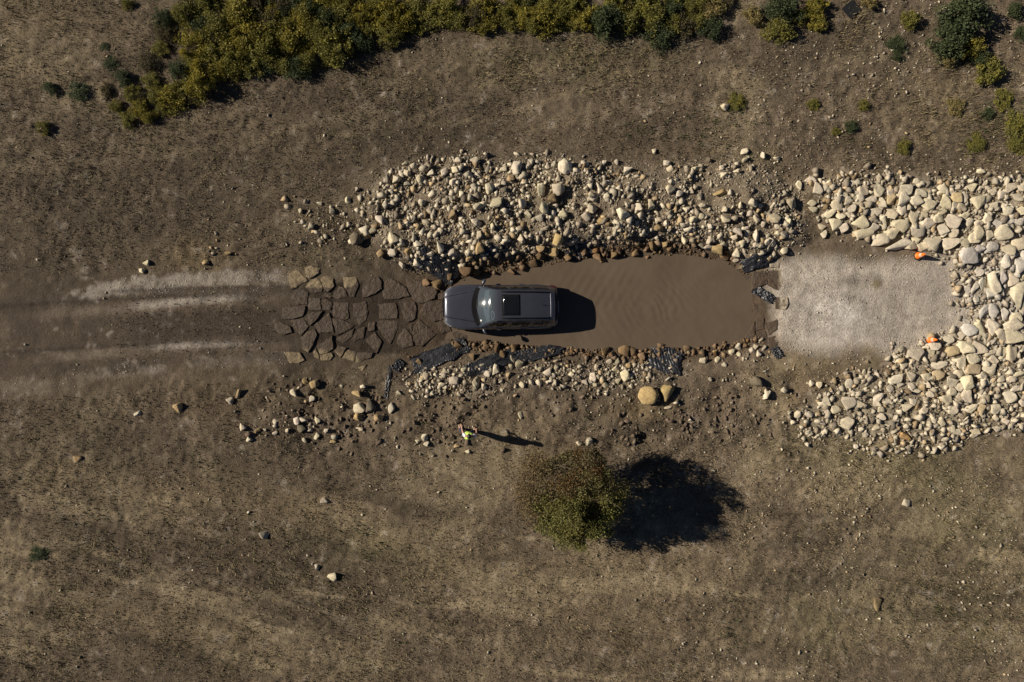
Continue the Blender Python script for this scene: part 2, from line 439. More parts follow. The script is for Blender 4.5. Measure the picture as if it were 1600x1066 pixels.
def hull_rock(seed, npts, bevel=0.0, segs=1, lo=0.6, noise=0.0, sub=0, top=None):
    """angular stone: convex hull of random points, worn edges by bevel; returns V, F(list)"""
    r = np.random.default_rng(seed)
    d = r.normal(size=(npts, 3)); d /= np.linalg.norm(d, axis=1)[:, None]
    p = d * r.uniform(lo, 1.0, npts)[:, None]
    bm = bmesh.new()
    for q in p: bm.verts.new(q)
    res = bmesh.ops.convex_hull(bm, input=bm.verts[:])
    junk = [g for g in res['geom_interior'] + res['geom_unused'] if isinstance(g, bmesh.types.BMVert)]
    if junk: bmesh.ops.delete(bm, geom=list(set(junk)), context='VERTS')
    if bevel:
        bmesh.ops.dissolve_limit(bm, angle_limit=math.radians(14), verts=bm.verts[:], edges=bm.edges[:])
        bmesh.ops.bevel(bm, geom=bm.edges[:], offset=bevel, segments=segs, affect='EDGES', clamp_overlap=True)
    if sub:
        bmesh.ops.triangulate(bm, faces=bm.faces[:])
        bmesh.ops.subdivide_edges(bm, edges=[e for e in bm.edges if e.calc_length() > 0.25], cuts=sub, use_grid_fill=True)
    bmesh.ops.triangulate(bm, faces=bm.faces[:])
    bmesh.ops.recalc_face_normals(bm, faces=bm.faces[:])
    bm.verts.index_update()
    V = np.array([v.co[:] for v in bm.verts]); Fc = np.array([[v.index for v in f.verts] for f in bm.faces])
    bm.free()
    if noise:
        ph = r.uniform(0, 6.3, 5)
        for k in range(5):
            fr = r.normal(size=3) * (2.5 + 1.5 * k)
            V = V * (1 + noise / (1 + .5 * k) * np.sin(V @ fr + ph[k]))[:, None]
    if top:                                     # broken flat upper face, slightly tilted
        t = r.normal(size=2) * 0.16
        lim = top + V[:, 0] * t[0] + V[:, 1] * t[1] + 0.05 * np.sin(V[:, 0] * 5 + V[:, 1] * 4)
        V[:, 2] = np.where(V[:, 2] > lim, lim + (V[:, 2] - lim) * 0.12, V[:, 2])
    V -= (V.max(0) + V.min(0)) / 2
    V /= np.abs(V).max(0)
    return V, Fc

def rock_mesh(name, seed, npts, bevel, segs, smooth, noise, top=None):
    V, Fc = hull_rock(seed, npts, bevel, segs, 0.66, noise, 2, top)
    me = np_mesh(name, V, Fc, smooth)
    me.materials.append(M_rock)
    return me

ANG = [rock_mesh('rock', 100 + i, 11, 0.05, 1, False, 0.03) for i in range(16)]
RND = [rock_mesh('rock', 300 + i, 15, 0.10, 1, False, 0.045) for i in range(16)]
FLAT = [rock_mesh('stone', 500 + i, 12, 0.05, 1, False, 0.05, 0.34) for i in range(24)]

COLS = {'': (0.56, 0.49, 0.365), 'b': (0.20, 0.135, 0.078), 't': (0.40, 0.295, 0.155), 'd': (0.16, 0.135, 0.10), 'g': (0.49, 0.45, 0.385), 'o': (0.46, 0.29, 0.13), 'c': (0.47, 0.375, 0.235)}
CNAME = {'': 'pale cream', 'b': 'muddy brown', 't': 'tan', 'd': 'dark', 'g': 'grey', 'o': 'orange'}

def parse(txt, ox, oy, sc_):
    out = []
    for it in txt.split():
        p = it.split(',')
        c = p[4] if len(p) > 4 else ''
        out.append((ox + float(p[0]) / sc_, oy + float(p[1]) / sc_, float(p[2]) / sc_, float(p[3]) / sc_, c))
    return out

ROCKS = []
ROCKS += parse("""785,140,50,45 895,140,60,45 978,112,40,45,d 1185,190,70,95 1095,198,50,40 1520,190,90,100 1475,265,45,45 765,205,60,50 750,290,60,50 1000,330,65,90
1050,320,45,40 1145,262,55,45,t 1360,345,60,85 1480,345,85,80 1440,405,60,60,t 1040,435,85,65 915,460,60,45 1225,440,55,60 1100,485,45,60 1265,510,55,45 1350,540,65,50
740,515,65,60,t 900,562,60,40 240,550,70,55 130,632,65,70 80,690,85,90,d 190,625,60,45 415,160,35,35 80,340,35,30 20,415,45,45 505,715,65,50 340,680,85,80 330,775,65,60
435,770,50,45,t 590,785,50,35 660,745,45,80 740,780,55,60 935,755,65,85,t 925,655,40,50 1215,685,45,65 1475,695,65,80,t 1445,780,75,60,t 1345,750,60,50,t 1355,800,60,50,b
1510,515,65,60 860,815,45,50,t 500,850,60,50 395,865,40,55 245,785,50,60,t 725,945,50,45,b 830,910,90,70,b 910,915,60,50,b 430,230,50,40 350,275,60,55 515,270,40,50
430,295,40,45 660,620,40,30 1020,600,35,50 985,655,40,45,t 1540,815,45,40,b 1305,855,55,50,b 1150,910,55,40,b 1200,810,40,45,b 690,225,50,70 590,225,50,40 1420,225,50,50
1405,175,35,35 1450,115,35,25 1340,68,25,22 1280,72,22,25 1525,70,25,35 530,520,35,40 805,375,45,40 740,400,40,40 880,350,35,35 1375,470,60,80 640,985,80,70,b 560,985,60,50,b""", 540, 220, 4.442)
ROCKS += parse("""185,362,45,45 240,330,35,40 285,365,40,45 190,445,60,65 155,500,55,60 240,530,45,40,t 395,480,75,75 490,440,60,50 575,425,45,60 680,152,50,38 870,188,60,32 415,200,55,50
700,195,45,40 1040,180,35,40 1050,230,40,40 1135,205,40,25 700,325,65,55 760,350,45,50 835,330,30,45 865,305,35,40 900,365,38,40 815,455,35,38 910,430,50,30 905,500,40,40
855,520,50,42 1065,520,60,45 970,565,40,45 630,578,70,40,t 795,650,40,65 680,545,40,40 1240,415,50,60 1290,430,35,35 1165,428,40,35 1060,455,45,35 1490,415,75,65 1380,510,60,75
1270,518,42,50 1310,550,35,38 1225,480,38,35 1480,530,40,40 1450,620,60,45 1410,610,35,30 1335,670,45,40 1260,630,38,95 1300,690,40,35 1205,590,35,45 1140,600,60,45 1120,640,40,40
960,660,40,45 910,685,40,40 950,700,55,55 1000,720,80,80,t 1060,770,60,40,b 1135,740,55,65 1130,790,50,30 1190,720,30,40 700,712,50,45,b 660,685,40,45,t 580,695,50,60,b
370,725,40,40,b 330,755,50,50,b 220,765,55,50,b 255,790,50,40,b 135,735,55,55,b 30,770,50,45,b 540,775,30,30,b 475,740,50,50,b 1185,75,50,40 1190,128,40,35 1310,100,32,42
1405,118,40,35 960,132,40,38,d 595,68,30,35 350,145,35,30 265,152,38,35 150,158,38,38 1550,300,35,60 1570,180,35,25 1450,725,45,50 1025,345,90,40,t 545,710,40,35,b 1050,680,50,45 1170,680,45,50""", 880, 220, 4.21)
BED = parse("""265,172,55,50 190,200,35,55 305,222,65,75 272,312,55,40 275,352,55,35 382,375,55,65 412,438,75,80 468,465,60,60 330,460,50,35 348,505,40,50 425,325,80,60
470,275,50,60 515,190,50,35 590,240,70,45 575,280,60,55 545,317,45,35 495,300,60,50 520,345,70,45 500,375,50,45 448,395,55,35 565,430,95,80 655,465,65,50 590,500,110,60 640,295,70,45
598,325,60,40 683,235,75,70 760,240,45,45 845,232,95,70 715,310,60,65 760,290,65,65,t 835,290,85,80 660,372,80,50 755,375,90,75 830,355,65,60 715,432,65,70 820,450,95,90 765,497,90,75
710,540,120,70 800,575,150,50 900,405,85,75 950,250,95,45 925,175,45,45 915,295,85,65 995,315,75,80 970,385,50,40 935,485,115,80 990,440,85,65 915,545,55,45 890,575,75,60 960,585,75,60
1010,570,105,85 1050,410,75,60 1075,370,60,65 1085,480,60,70 1045,540,60,50 1100,310,90,80 1090,220,70,60 1145,430,100,80 1150,500,80,60 1165,275,70,60,t 1160,335,50,55 1205,345,60,60
1130,245,50,50 1180,210,50,30 1215,280,50,70 1265,215,60,50 1300,300,90,85 1355,285,60,60 1395,240,55,45 1450,260,60,55 1500,215,70,80 1550,275,80,50 1580,215,60,50
1400,330,60,50 1480,355,70,70 1510,335,35,50 1360,410,60,60 1310,435,60,50 1225,385,60,50 1250,430,50,50 1300,500,90,80 1450,500,90,90 1365,500,60,60 1280,540,70,60 1230,560,80,70
1140,560,110,70 1310,600,70,55,g 1380,590,80,65,g 1490,600,75,75 1560,565,80,80 1245,640,120,110,g 1475,670,60,90,g 1560,705,80,90,g 1460,790,50,100,g 1525,795,60,80 1400,810,60,135
1335,815,50,70,g 1285,840,40,80,g 1295,910,45,40,g 1380,870,70,60,g 1545,890,75,150 1400,980,70,80,g 1340,990,60,80,g 1465,1005,45,70,g 1540,1030,80,70 1590,780,40,60 1580,960,50,80
1240,850,40,50,g 1255,890,40,50,g 1560,430,70,50,g 1580,360,60,50 1420,440,60,50,g 1500,430,60,50,g 1445,740,50,40,g 1310,740,50,50,g 1600,640,70,70,g""", 1200, 240, 4.0)
LOWER = parse("""1245,65,90,70,g 1315,60,75,110 1400,50,80,110 1440,95,80,90 1520,30,110,80 1530,105,140,100 1230,15,50,40,g 1195,100,60,50 1115,125,60,60 1190,160,80,60 1150,195,110,60,t 1225,170,100,90
1035,165,90,55 1010,205,55,50 910,210,95,85 1060,280,80,60 1320,170,105,80 1380,210,70,50 1395,245,65,50 1275,245,90,65 1195,260,75,70 1460,210,60,80 1510,210,70,90 1270,310,100,65,t
1375,310,90,70 1330,345,60,45 1185,340,75,50 1055,345,70,55,t 1135,390,60,70 885,355,55,55 795,370,80,60 825,405,50,35 985,355,70,50 990,400,60,50 890,410,50,45 920,445,55,35 1235,395,80,90
1190,420,60,50 1145,445,65,45 1355,395,55,50 1450,370,60,35 1520,370,70,40 1405,385,35,35 1450,410,40,40 1235,475,70,75 1187,475,38,38 1260,502,50,40 1100,500,70,60 1000,465,50,40
1500,480,90,70 1260,550,65,55 1320,555,50,70,t 1335,585,45,45 1420,555,65,55 1145,565,60,50 970,565,45,50 490,515,85,85 558,528,55,60 355,508,50,60 420,555,70,45 500,398,55,50 480,645,80,85
605,620,40,45 670,675,45,40 700,605,50,40 795,670,50,50,t 730,675,45,50 850,725,65,50,o 800,620,35,50 700,560,45,40 1140,680,45,35 1160,700,70,40 1290,700,60,40 1420,680,50,35 1480,625,45,45
1420,610,35,35 1080,635,50,50 1280,720,50,35 900,505,50,50 855,545,60,50 680,520,60,40 680,485,60,45 1540,430,60,50 1560,340,60,40 1590,510,50,50 760,430,50,40 740,510,50,40""", 1200, 500, 4.0)
ROCKS += parse("""135,310,70,50 30,405,60,70 125,425,35,45 1325,115,50,35""", 1200, 240, 4.0)
ROCKS += parse("""825,183,40,42 842,275,50,50 893,265,40,40 600,330,38,35 620,352,38,35 680,343,30,38 268,393,38,38 313,405,32,42 600,715,35,35 695,835,40,50 655,830,35,35 760,808,30,32
365,575,35,40 180,590,40,50 250,590,50,40 240,778,32,35 545,790,30,35 340,640,30,35 85,440,40,40""", 1200, 500, 4.0)
ROCKS += parse("""95,220,45,40 210,195,35,40 265,245,60,60 395,260,45,75 325,180,35,35 515,185,45,65 465,205,45,40 445,285,35,40 195,270,40,30 435,160,30,30 615,120,35,50 655,145,45,50 600,160,40,35
825,195,45,50 870,170,35,35 775,180,30,30 835,240,35,35 670,270,35,40 930,235,45,35,d 960,210,35,30 585,323,22,25 520,50,50,55,b 555,90,40,50,b 370,105,35,45,b 60,135,35,40,b 620,45,40,40,b
455,50,40,40,b 290,35,60,40,b 1165,70,55,45,b 1270,65,70,60,b 1330,75,40,60,b 1385,100,50,45,b 1235,132,40,40 1185,135,35,30 1225,180,45,40 1110,165,35,35 1280,215,70,60 1305,230,40,35
1240,245,35,30 1085,230,40,60 1165,275,40,40 1110,270,40,30 1040,255,40,30 1380,135,35,30,b 1330,140,30,35,b 1300,160,35,30,t 1205,95,40,40,b
50,607,25,28 90,590,35,30 105,565,45,35,t 100,620,30,30 280,633,38,22,t 345,668,30,25 430,628,28,25 305,745,25,28,t 515,920,25,28 660,452,28,45 1008,620,38,30 1068,610,40,50 1120,378,28,25
1410,335,112,108,t 1525,320,72,95,t 1540,408,55,20""", 640, 530, 3.807)
ROCKS += parse("""880,815,60,40 980,808,40,45 1130,722,50,45 1185,712,32,30 1240,720,36,32 1302,730,35,40 1265,765,38,45 1220,745,35,40 1130,770,35,35 1080,755,45,45 1020,775,45,40,t 965,757,35,35,t
930,945,35,28 1320,1045,70,60 1440,1020,45,45 1030,845,35,35 765,730,45,45,b 580,715,40,45,b 1025,695,35,35,b 1250,960,80,70,d""", 900, 380, 4.442)
ROCKS += parse("""85,360,45,50 140,315,24,70,t 500,310,40,55 170,535,45,50 265,560,50,30,t 210,615,40,30 520,495,50,50 565,490,45,45 550,545,50,55,d 655,595,45,40 575,622,40,30 935,410,85,70 1000,395,80,70,d
925,470,55,50,t 1145,410,45,70 1060,475,60,45,t 580,235,45,45,t 640,255,60,50,t 625,350,40,40 957,270,35,30 915,315,60,40,t 945,550,35,30 1190,310,30,35 1320,625,30,30 1365,600,45,45
1275,675,22,22 880,688,25,22 770,600,40,30 715,565,35,35 460,565,35,30 380,575,40,25 760,630,45,20,t 380,500,35,30 660,490,40,50""", 340, 540, 4.21)
ROCKS += parse("""790,105,35,35 765,150,30,25 755,178,18,28 850,128,15,18 875,90,14,22 928,142,15,15 1118,38,15,25 1105,50,22,25 1135,60,40,14 1105,105,38,25,t 1230,55,40,20,t 955,885,50,55,t 740,915,40,25""", 0, 380, 3.439)
ROCKS += parse("""122,718,12,12,t 413,836,14,12 495,885,10,10 520,901,15,12 508,782,12,9 1371,943,14,20,t 748,838,7,7 1133,168,12,12 1415,785,14,14 487,355,10,9 520,330,9,8 545,352,9,8 470,330,8,7 500,318,8,7""", 0, 0, 1)

def dedupe(lst, others=()):
    out = []
    for r in sorted(lst, key=lambda t: -t[2] * t[3]):
        ok = True
        for q in list(out) + list(others):
            if math.hypot(r[0] - q[0], r[1] - q[1]) < 0.28 * (min(r[2], r[3]) + min(q[2], q[3])):
                ok = False; break
        if ok: out.append(r)
    return out
BED_ALL = dedupe(BED + LOWER)
ROCKS = dedupe(ROCKS, BED_ALL)[:298]

def place_rock(name, r, me, embed, zs, parent=None):
    px, py, ww, hh, c = r
    k = random.random
    o = bpy.data.objects.new(name, me)
    C.objects.link(o)
    x, y, _ = P(px, py, 0)
    z0 = hz(x, y)
    x, y, _ = P(px, py, z0)
    a, b = ww / S * 0.53, hh / S * 0.53
    rz = random.uniform(-0.35, 0.35) if abs(ww - hh) > 0.15 * max(ww, hh) else random.uniform(0, 6.28)
    if random.random() < 0.5: rz += math.pi
    cz = zs * math.sqrt(a * b) * random.uniform(0.8, 1.2)
    o.scale = (a, b, cz)
    o.rotation_euler = (random.uniform(-.12, .12), random.uniform(-.12, .12), rz)
    z = z0 + cz * (1 - embed)
    if z0 < WATER: z = max(z, WATER + 0.1 * cz)
    o.location = (x, y, z)
    base = np.array(COLS[c]) * random.choice((random.uniform(0.85, 1.12), random.uniform(0.6, 1.0))) * np.array((1, random.uniform(.96, 1.02), random.uniform(.88, 1.05)))
    o.color = (*base, 1)
    if parent is not None: o.parent = parent
    return o

# ---- labels for loose rocks: size rank within a findable cell
def col_phrase(px):
    for lim, t in ((330, 'beside the wheel ruts'), (450, 'left of the stone slabs'), (565, 'level with the stone slabs'), (690, "just left of the car"), (760, "level with the car's hood"),
                   (870, "level with the car's roof"), (945, "level with the car's shadow"), (1060, "level with the pool's middle"), (1180, "level with the pool's right end"),
                   (1300, "at the gravel pad's left"), (1420, 'level with the gravel pad')):
        if px < lim: return t
    return 'near the orange cones'
def row_phrase(py):
    for lim, t in ((243, 'above the stony bank'), (310, 'on the upper bank crest'), (365, 'halfway down the upper bank'), (500, 'along the upper waterside'), (566, 'along the lower waterside'),
                   (628, 'on the lower rubble strip'), (730, 'on the lumpy lower dirt')):
        if py < lim: return t
    return 'out in the bottom field'
ORD = ['largest', 'second largest', 'third largest', 'fourth largest', 'fifth largest', 'sixth largest', 'seventh largest', 'eighth largest', 'ninth largest', 'tenth largest', 'eleventh largest', 'twelfth largest', 'thirteenth largest', 'fourteenth largest', 'fifteenth largest', 'sixteenth largest']
cells = {}
for r in ROCKS:
    cells.setdefault((row_phrase(r[1]), col_phrase(r[0]), r[4]), []).append(r)
for key, lst in cells.items():
    lst.sort(key=lambda t: -t[2] * t[3])
    for i, r in enumerate(lst):
        wet = r[4] == 'b'
        me = random.choice(ANG if random.random() < .7 else RND)
        nm = 'boulder' if r[2] * r[3] > 400 else 'rock'
        if nm == 'boulder': me = RND[i * 5 % 16]
        flatb = abs(r[0] - 1040.6) < 3 and abs(r[1] - 614) < 4
        o = place_rock(nm, r, me, 0.75 if flatb else 0.30 if r[1] < 720 and r[0] > 330 else 0.62, 0.80 if r[1] < 430 else 0.62)
        rank = (ORD[i] + ' ') if len(lst) > 1 else 'lone '
        tag(o, f"{rank}{CNAME[r[4]]} rock {key[0]}, {key[1]}", 'rock', 'loose rocks around the mud pool')

bed_u = tag(empty('stone_bed', P(1450, 330, 0)), kind='structure')
bed_l = tag(empty('stone_bed', P(1480, 610, 0)), kind='structure')
bpy.context.view_layer.update()
def child_keep(o, p):
    o.parent = p
    o.matrix_parent_inverse = p.matrix_world.inverted()
for r in BED_ALL:
    up = r[1] < 515
    if r[4] == 't': r = (*r[:4], 'c')
    dust = r[4] == 'g'
    o = place_rock('stone', (r[0], r[1], r[2] * 1.06, r[3] * 1.06, r[4]), random.choice(FLAT), 0.45, 0.46)
    bc_ = np.array(COLS[r[4]]) * random.uniform(.92, 1.14) * np.array((1, random.uniform(.97, 1.01), random.uniform(.9, 1.03))); o.color = (*bc_, 1)
    child_keep(o, bed_u if up else bed_l)

# ---- small rubble (uncountable)
def rubble(name, pts, sizes, cols, flat=0.7, npts=10, embed=0.25, seed=1, parent=None, label=None, cat=None, nvar=10):
    r = np.random.default_rng(seed)
    n = len(pts)
    pick = r.integers(0, nvar, n)
    sx = sizes * r.uniform(0.8, 1.35, n); sy = sizes * r.uniform(0.6, 1.05, n); sz = sizes * flat * r.uniform(0.7, 1.2, n)
    a = r.uniform(0, 6.283, n); zg = height(pts[:, 0], pts[:, 1])
    Vs = []; Fs = []; Cs = []; off = 0
    for k in range(nvar):
        bv, bf = hull_rock(seed * 50 + k, npts)
        m = np.nonzero(pick == k)[0]
        if not len(m): continue
        V = bv[None] * np.stack([sx[m], sy[m], sz[m]], -1)[:, None, :]
        ca, sa = np.cos(a[m])[:, None], np.sin(a[m])[:, None]
        x = V[..., 0] * ca - V[..., 1] * sa; y = V[..., 0] * sa + V[..., 1] * ca
        V = np.stack([x + pts[m, 0][:, None], y + pts[m, 1][:, None], V[..., 2] + (zg[m] + sz[m] * (1 - embed * 2))[:, None]], -1)
        Vs.append(V.reshape(-1, 3)); Fs.append((bf[None] + (off + np.arange(len(m)) * len(bv))[:, None, None]).reshape(-1, 3))
        Cs.append(np.repeat(cols[m], len(bv), 0)); off += len(m) * len(bv)
    me = np_mesh(name, np.concatenate(Vs), np.concatenate(Fs))
    vcol(me, 'tone', np.concatenate(Cs))
    o = link(name, me, M_rubble, parent)
    tag(o, label, cat, kind='stuff')
    return o

def scatter(dens_fn, n, box, seed):
    r = np.random.default_rng(seed)
    px = r.uniform(box[0], box[2], n); py = r.uniform(box[1], box[3], n)
    d = dens_fn(px, py)
    k = r.uniform(0, 1, n) < d
    px, py = px[k], py[k]
    return np.stack([(px - 800) / S, (533 - py) / S], -1), px, py

big_all = np.array([(r[0], r[1], max(r[2], r[3])) for r in ROCKS + BED_ALL])
def free(px, py, f=0.42):
    ok = np.ones(len(px), bool)
    for bx, by, bw in big_all:
        ok &= np.hypot(px - bx, py - by) > f * bw
    return ok

def stone_cols(px, py, n, seed, lum=1.0):
    r = np.random.default_rng(seed)
    X = (px - 800) / S; Y = (533 - py) / S
    s = masks(px, py) + 0.12 * fbm(X, Y, 0.9, 2, 9)
    pale = np.array((0.52, 0.455, 0.34)); brown = np.array((0.19, 0.128, 0.074)); dirt = np.array((0.22, 0.175, 0.125))
    f = sstep(0.85, 0.35, s)[:, None] * ((px > 600) & (px < 1190))[:, None]
    c = pale * (1 - f) + brown * f
    d = (r.uniform(0, 1, n) < 0.3)[:, None] * 0.7
    c = c * (1 - d) + dirt * d
    tn = (r.uniform(0, 1, n) < 0.14)[:, None]; gy = (r.uniform(0, 1, n) < 0.16)[:, None]
    c = np.where(tn, c * np.array((0.86, 0.74, 0.58)), c); c = np.where(gy, c * np.array((0.62, 0.62, 0.64)), c)
    c *= (r.uniform(0.66, 1.15, n) * lum)[:, None]
    dust = blob(px, py, 1590, 450, 75, 80)[:, None]
    return c * (1 - dust * .6) + np.array((0.40, 0.38, 0.35)) * dust * .6

def dusty(c, sz):
    f = np.clip((0.085 - sz) / 0.06, 0, 0.62)[:, None]
    return c * (1 - f) + np.array((0.21, 0.172, 0.128)) * f * (c.mean(1, keepdims=True) / 0.36)

def bank_d(px, py):
    X = (px - 800) / S; Y = (533 - py) / S
    n = fbm(X, Y, 1.4, 3, 201)
    d = sstep(12, -25, sdf(px, py, NBANK) + 14 * n)
    hole = sstep(-0.05, 0.4, fbm(X, Y, 1.1, 3, 203) ) 
    lo = sstep(0.9, 0.2, masks(px, py))
    right = sstep(850, 1000, px) * sstep(350, 290, py)
    tail = 0.30 * blob(px, py, 515, 350, 55, 30) * (n > 0) 
    return np.clip(d * (0.85 - 0.65 * hole * (1 - lo) - 0.3 * right) + tail, 0, 1) * (masks(px, py) > -0.05)
pts, px, py = scatter(bank_d, 22000, (440, 235, 1262, 440), 11)
k = free(px, py); pts, px, py = pts[k], px[k], py[k]
sz = np.clip(rng.lognormal(-3.2, 0.68, len(pts)), 0.018, 0.17)
rubble('rubble', pts, sz, dusty(stone_cols(px, py, len(pts), 1), sz), label='small broken limestone covering the bank above the pool', cat='rubble', seed=3)

def south_d(px, py):
    X = (px - 800) / S; Y = (533 - py) / S
    n = fbm(X, Y, 1.0, 3, 211)
    edge = sstep(0.55, 0.15, masks(px, py)) * (px > 690) * (px < 1200) * 0.75
    d = np.maximum.reduce([0.95 * blob(px, py, 725, 597, 70, 20), 0.8 * blob(px, py, 665, 590, 25, 15), 0.9 * blob(px, py, 965, 580, 55, 28), 0.55 * blob(px, py, 870, 582, 70, 20), 0.5 * blob(px, py, 1130, 550, 60, 10), edge])
    return np.clip(d * (1 + 0.8 * n), 0, 1) * (masks(px, py) > -0.02)
pts, px, py = scatter(south_d, 8500, (630, 525, 1230, 640), 12)
k = free(px, py); pts, px, py = pts[k], px[k], py[k]
sz = np.clip(rng.lognormal(-3.05, 0.55, len(pts)), 0.02, 0.14)
rubble('rubble', pts, sz, dusty(stone_cols(px, py, len(pts), 2), sz), label='small broken limestone strip below the pool', cat='rubble', seed=4)

def sw_d(px, py):
    X = (px - 800) / S; Y = (533 - py) / S
    n = fbm(X, Y, 1.2, 3, 221)
    d = np.maximum.reduce([0.5 * blob(px, py, 490, 655, 60, 25), 0.35 * blob(px, py, 600, 650, 60, 40), 0.3 * blob(px, py, 660, 690, 30, 16), 0.2 * blob(px, py, 400, 650, 40, 30), .25 * blob(px, py, 330, 380, 20, 20)])
    return np.clip(d * (0.6 + 1.5 * n), 0, 1)
pts, px, py = scatter(sw_d, 4200, (300, 340, 730, 740), 13)
k = free(px, py); pts, px, py = pts[k], px[k], py[k]
sz = np.clip(rng.lognormal(-3.1, 0.5, len(pts)), 0.02, 0.11)
rubble('rubble', pts, sz, dusty(stone_cols(px, py, len(pts), 3), sz), label='loose pale stones scattered below the stone slabs', cat='rubble', seed=5)

def bed_d(poly, seed):
    def f(px, py):
        X = (px - 800) / S; Y = (533 - py) / S
        d = sstep(16, -16, sdf(px, py, poly) + 26 * fbm(X, Y, 1.6, 3, seed))
        return d * np.clip(0.75 + 0.8 * fbm(X, Y, 1.0, 3, seed + 3), 0.1, 1)
    return f
for poly, box, seed, par, num in ((BED_U, (1235, 250, 1640, 570), 14, bed_u, 9500), (BED_L, (1220, 505, 1640, 720), 15, bed_l, 7000)):
    pts, px, py = scatter(bed_d(poly, seed), num, box, seed)
    k = free(px, py, 0.40); pts, px, py = pts[k], px[k], py[k]
    sz = np.clip(rng.lognormal(-2.75, 0.55, len(pts)), 0.03, 0.17)
    o = rubble('small_stones', pts, sz, dusty(stone_cols(px, py, len(pts), seed), sz), seed=seed)
    child_keep(o, par)

# ---- stone chips strewn over the soil
def chip_d(px, py):
    X = (px - 800) / S; Y = (533 - py) / S
    n = fbm(X, Y, 2.2, 4, 231)
    s = masks(px, py)
    right = sstep(950, 1350, px)
    band = sstep(1, 0, np.abs(py - 480) / 330)
    d = 0.10 + 0.35 * band * sstep(250, 600, px) + 0.42 * right
    d += 0.8 * blob(px, py, 1250, 275, 130, 30) + 0.6 * blob(px, py, 1340, 765, 120, 40) + 0.5 * blob(px, py, 1460, 120, 120, 90) + 0.5 * blob(px, py, 1230, 600, 80, 50) + .4 * blob(px, py, 1350, 215, 220, 60)
    d *= np.clip(0.45 + 1.9 * n, 0.03, 1.7)
    d *= np.where(px < 300, 0.35, 1)
    d *= (s > 0.0) | (px < 430)
    pad = (px > 1215) & (px < 1500) & (py > 405) & (py < 545)
    return np.clip(np.where(pad, d * 0.2, d), 0, 1)
pts, px, py = scatter(chip_d, 40000, (-60, -60, 1660, 1120), 16)
k = free(px, py, .45); pts, px, py = pts[k], px[k], py[k]
n = len(pts)
sz = np.clip(np.random.default_rng(5).lognormal(-3.6, 0.5, n), 0.012, 0.075)
cc = stone_cols(px, py, n, 6, 1.0)
rubble('stone_chips', pts, sz, cc, npts=7, label='pale stone chips strewn over the dirt', cat='gravel', seed=6)

def bankchip_d(px, py):
    return np.clip(np.maximum(bank_d(px, py) * 1.1 + 0.5 * sstep(20, -20, sdf(px, py, NBANK)) * (masks(px, py) > 0.05), south_d(px, py) * 1.2), 0, 1)
pts, px, py = scatter(bankchip_d, 38000, (450, 235, 1262, 640), 18)
k = free(px, py, .42); pts, px, py = pts[k], px[k], py[k]
sz = np.clip(rng.lognormal(-3.75, 0.4, len(pts)), 0.012, 0.05)
rubble('stone_chips', pts, sz, stone_cols(px, py, len(pts), 9, .85), npts=7, label='crumbled stone chips between the rubble of the pool banks', cat='gravel', seed=9)

# crushed grit on the pad and the track verges
def grit_d(px, py):
    X = (px - 800) / S; Y = (533 - py) / S
    n = fbm(X, Y, 0.8, 3, 251)
    d = sstep(0.35, -0.1, masks(px, py) + .25 * n) * (px > 1205) * (px < 1530)
    for (x0, x1, y0, y1, w_, k_) in ((150, 460, 450, 431, 13, .65), (130, 270, 586, 578, 12, .30), (290, 460, 570, 556, 11, .25), (-20, 150, 605, 590, 16, .15)):
        d = np.maximum(d, k_ * np.exp(-((py - np.interp(px, [x0, x1], [y0, y1])) / w_) ** 2) * sstep(x0, x0 + 50, px) * sstep(x1, x1 - 30, px))
    return np.clip(d * (0.55 + 1.1 * n), 0, 1)
pts, px, py = scatter(grit_d, 130000, (-40, 390, 1540, 625), 19)
sz = np.clip(rng.lognormal(-4.3, 0.4, len(pts)), 0.008, 0.035)
cc = np.array((0.47, 0.42, 0.355)) * rng.uniform(.65, 1.2, (len(pts), 1))
rubble('gravel', pts, sz, cc, npts=6, flat=.45, label='pale grey crushed gravel on the pad and track verges', cat='gravel', seed=8)

# dirt clods on the lumpy ground
def clod_d(px, py):
    X = (px - 800) / S; Y = (533 - py) / S
    return 0.5 * sstep(1, 0, np.abs(py - 650) / 75) * sstep(380, 480, px) * sstep(1300, 1180, px) * np.clip(.4 + 1.3 * fbm(X, Y, 1.5, 3, 241), 0, 1) * (masks(px, py) > 1.0)
pts, px, py = scatter(clod_d, 9000, (350, 560, 1320, 740), 17)
sz = np.clip(rng.lognormal(-3.0, 0.5, len(pts)), 0.02, 0.14)
cc = np.array((0.14, 0.105, 0.075)) * rng.uniform(.75, 1.25, (len(pts), 1))
rubble('dirt_clods', pts, sz, cc, npts=9, embed=.4, label='crumbly brown dirt clods below the pool', cat='dirt', seed=7)

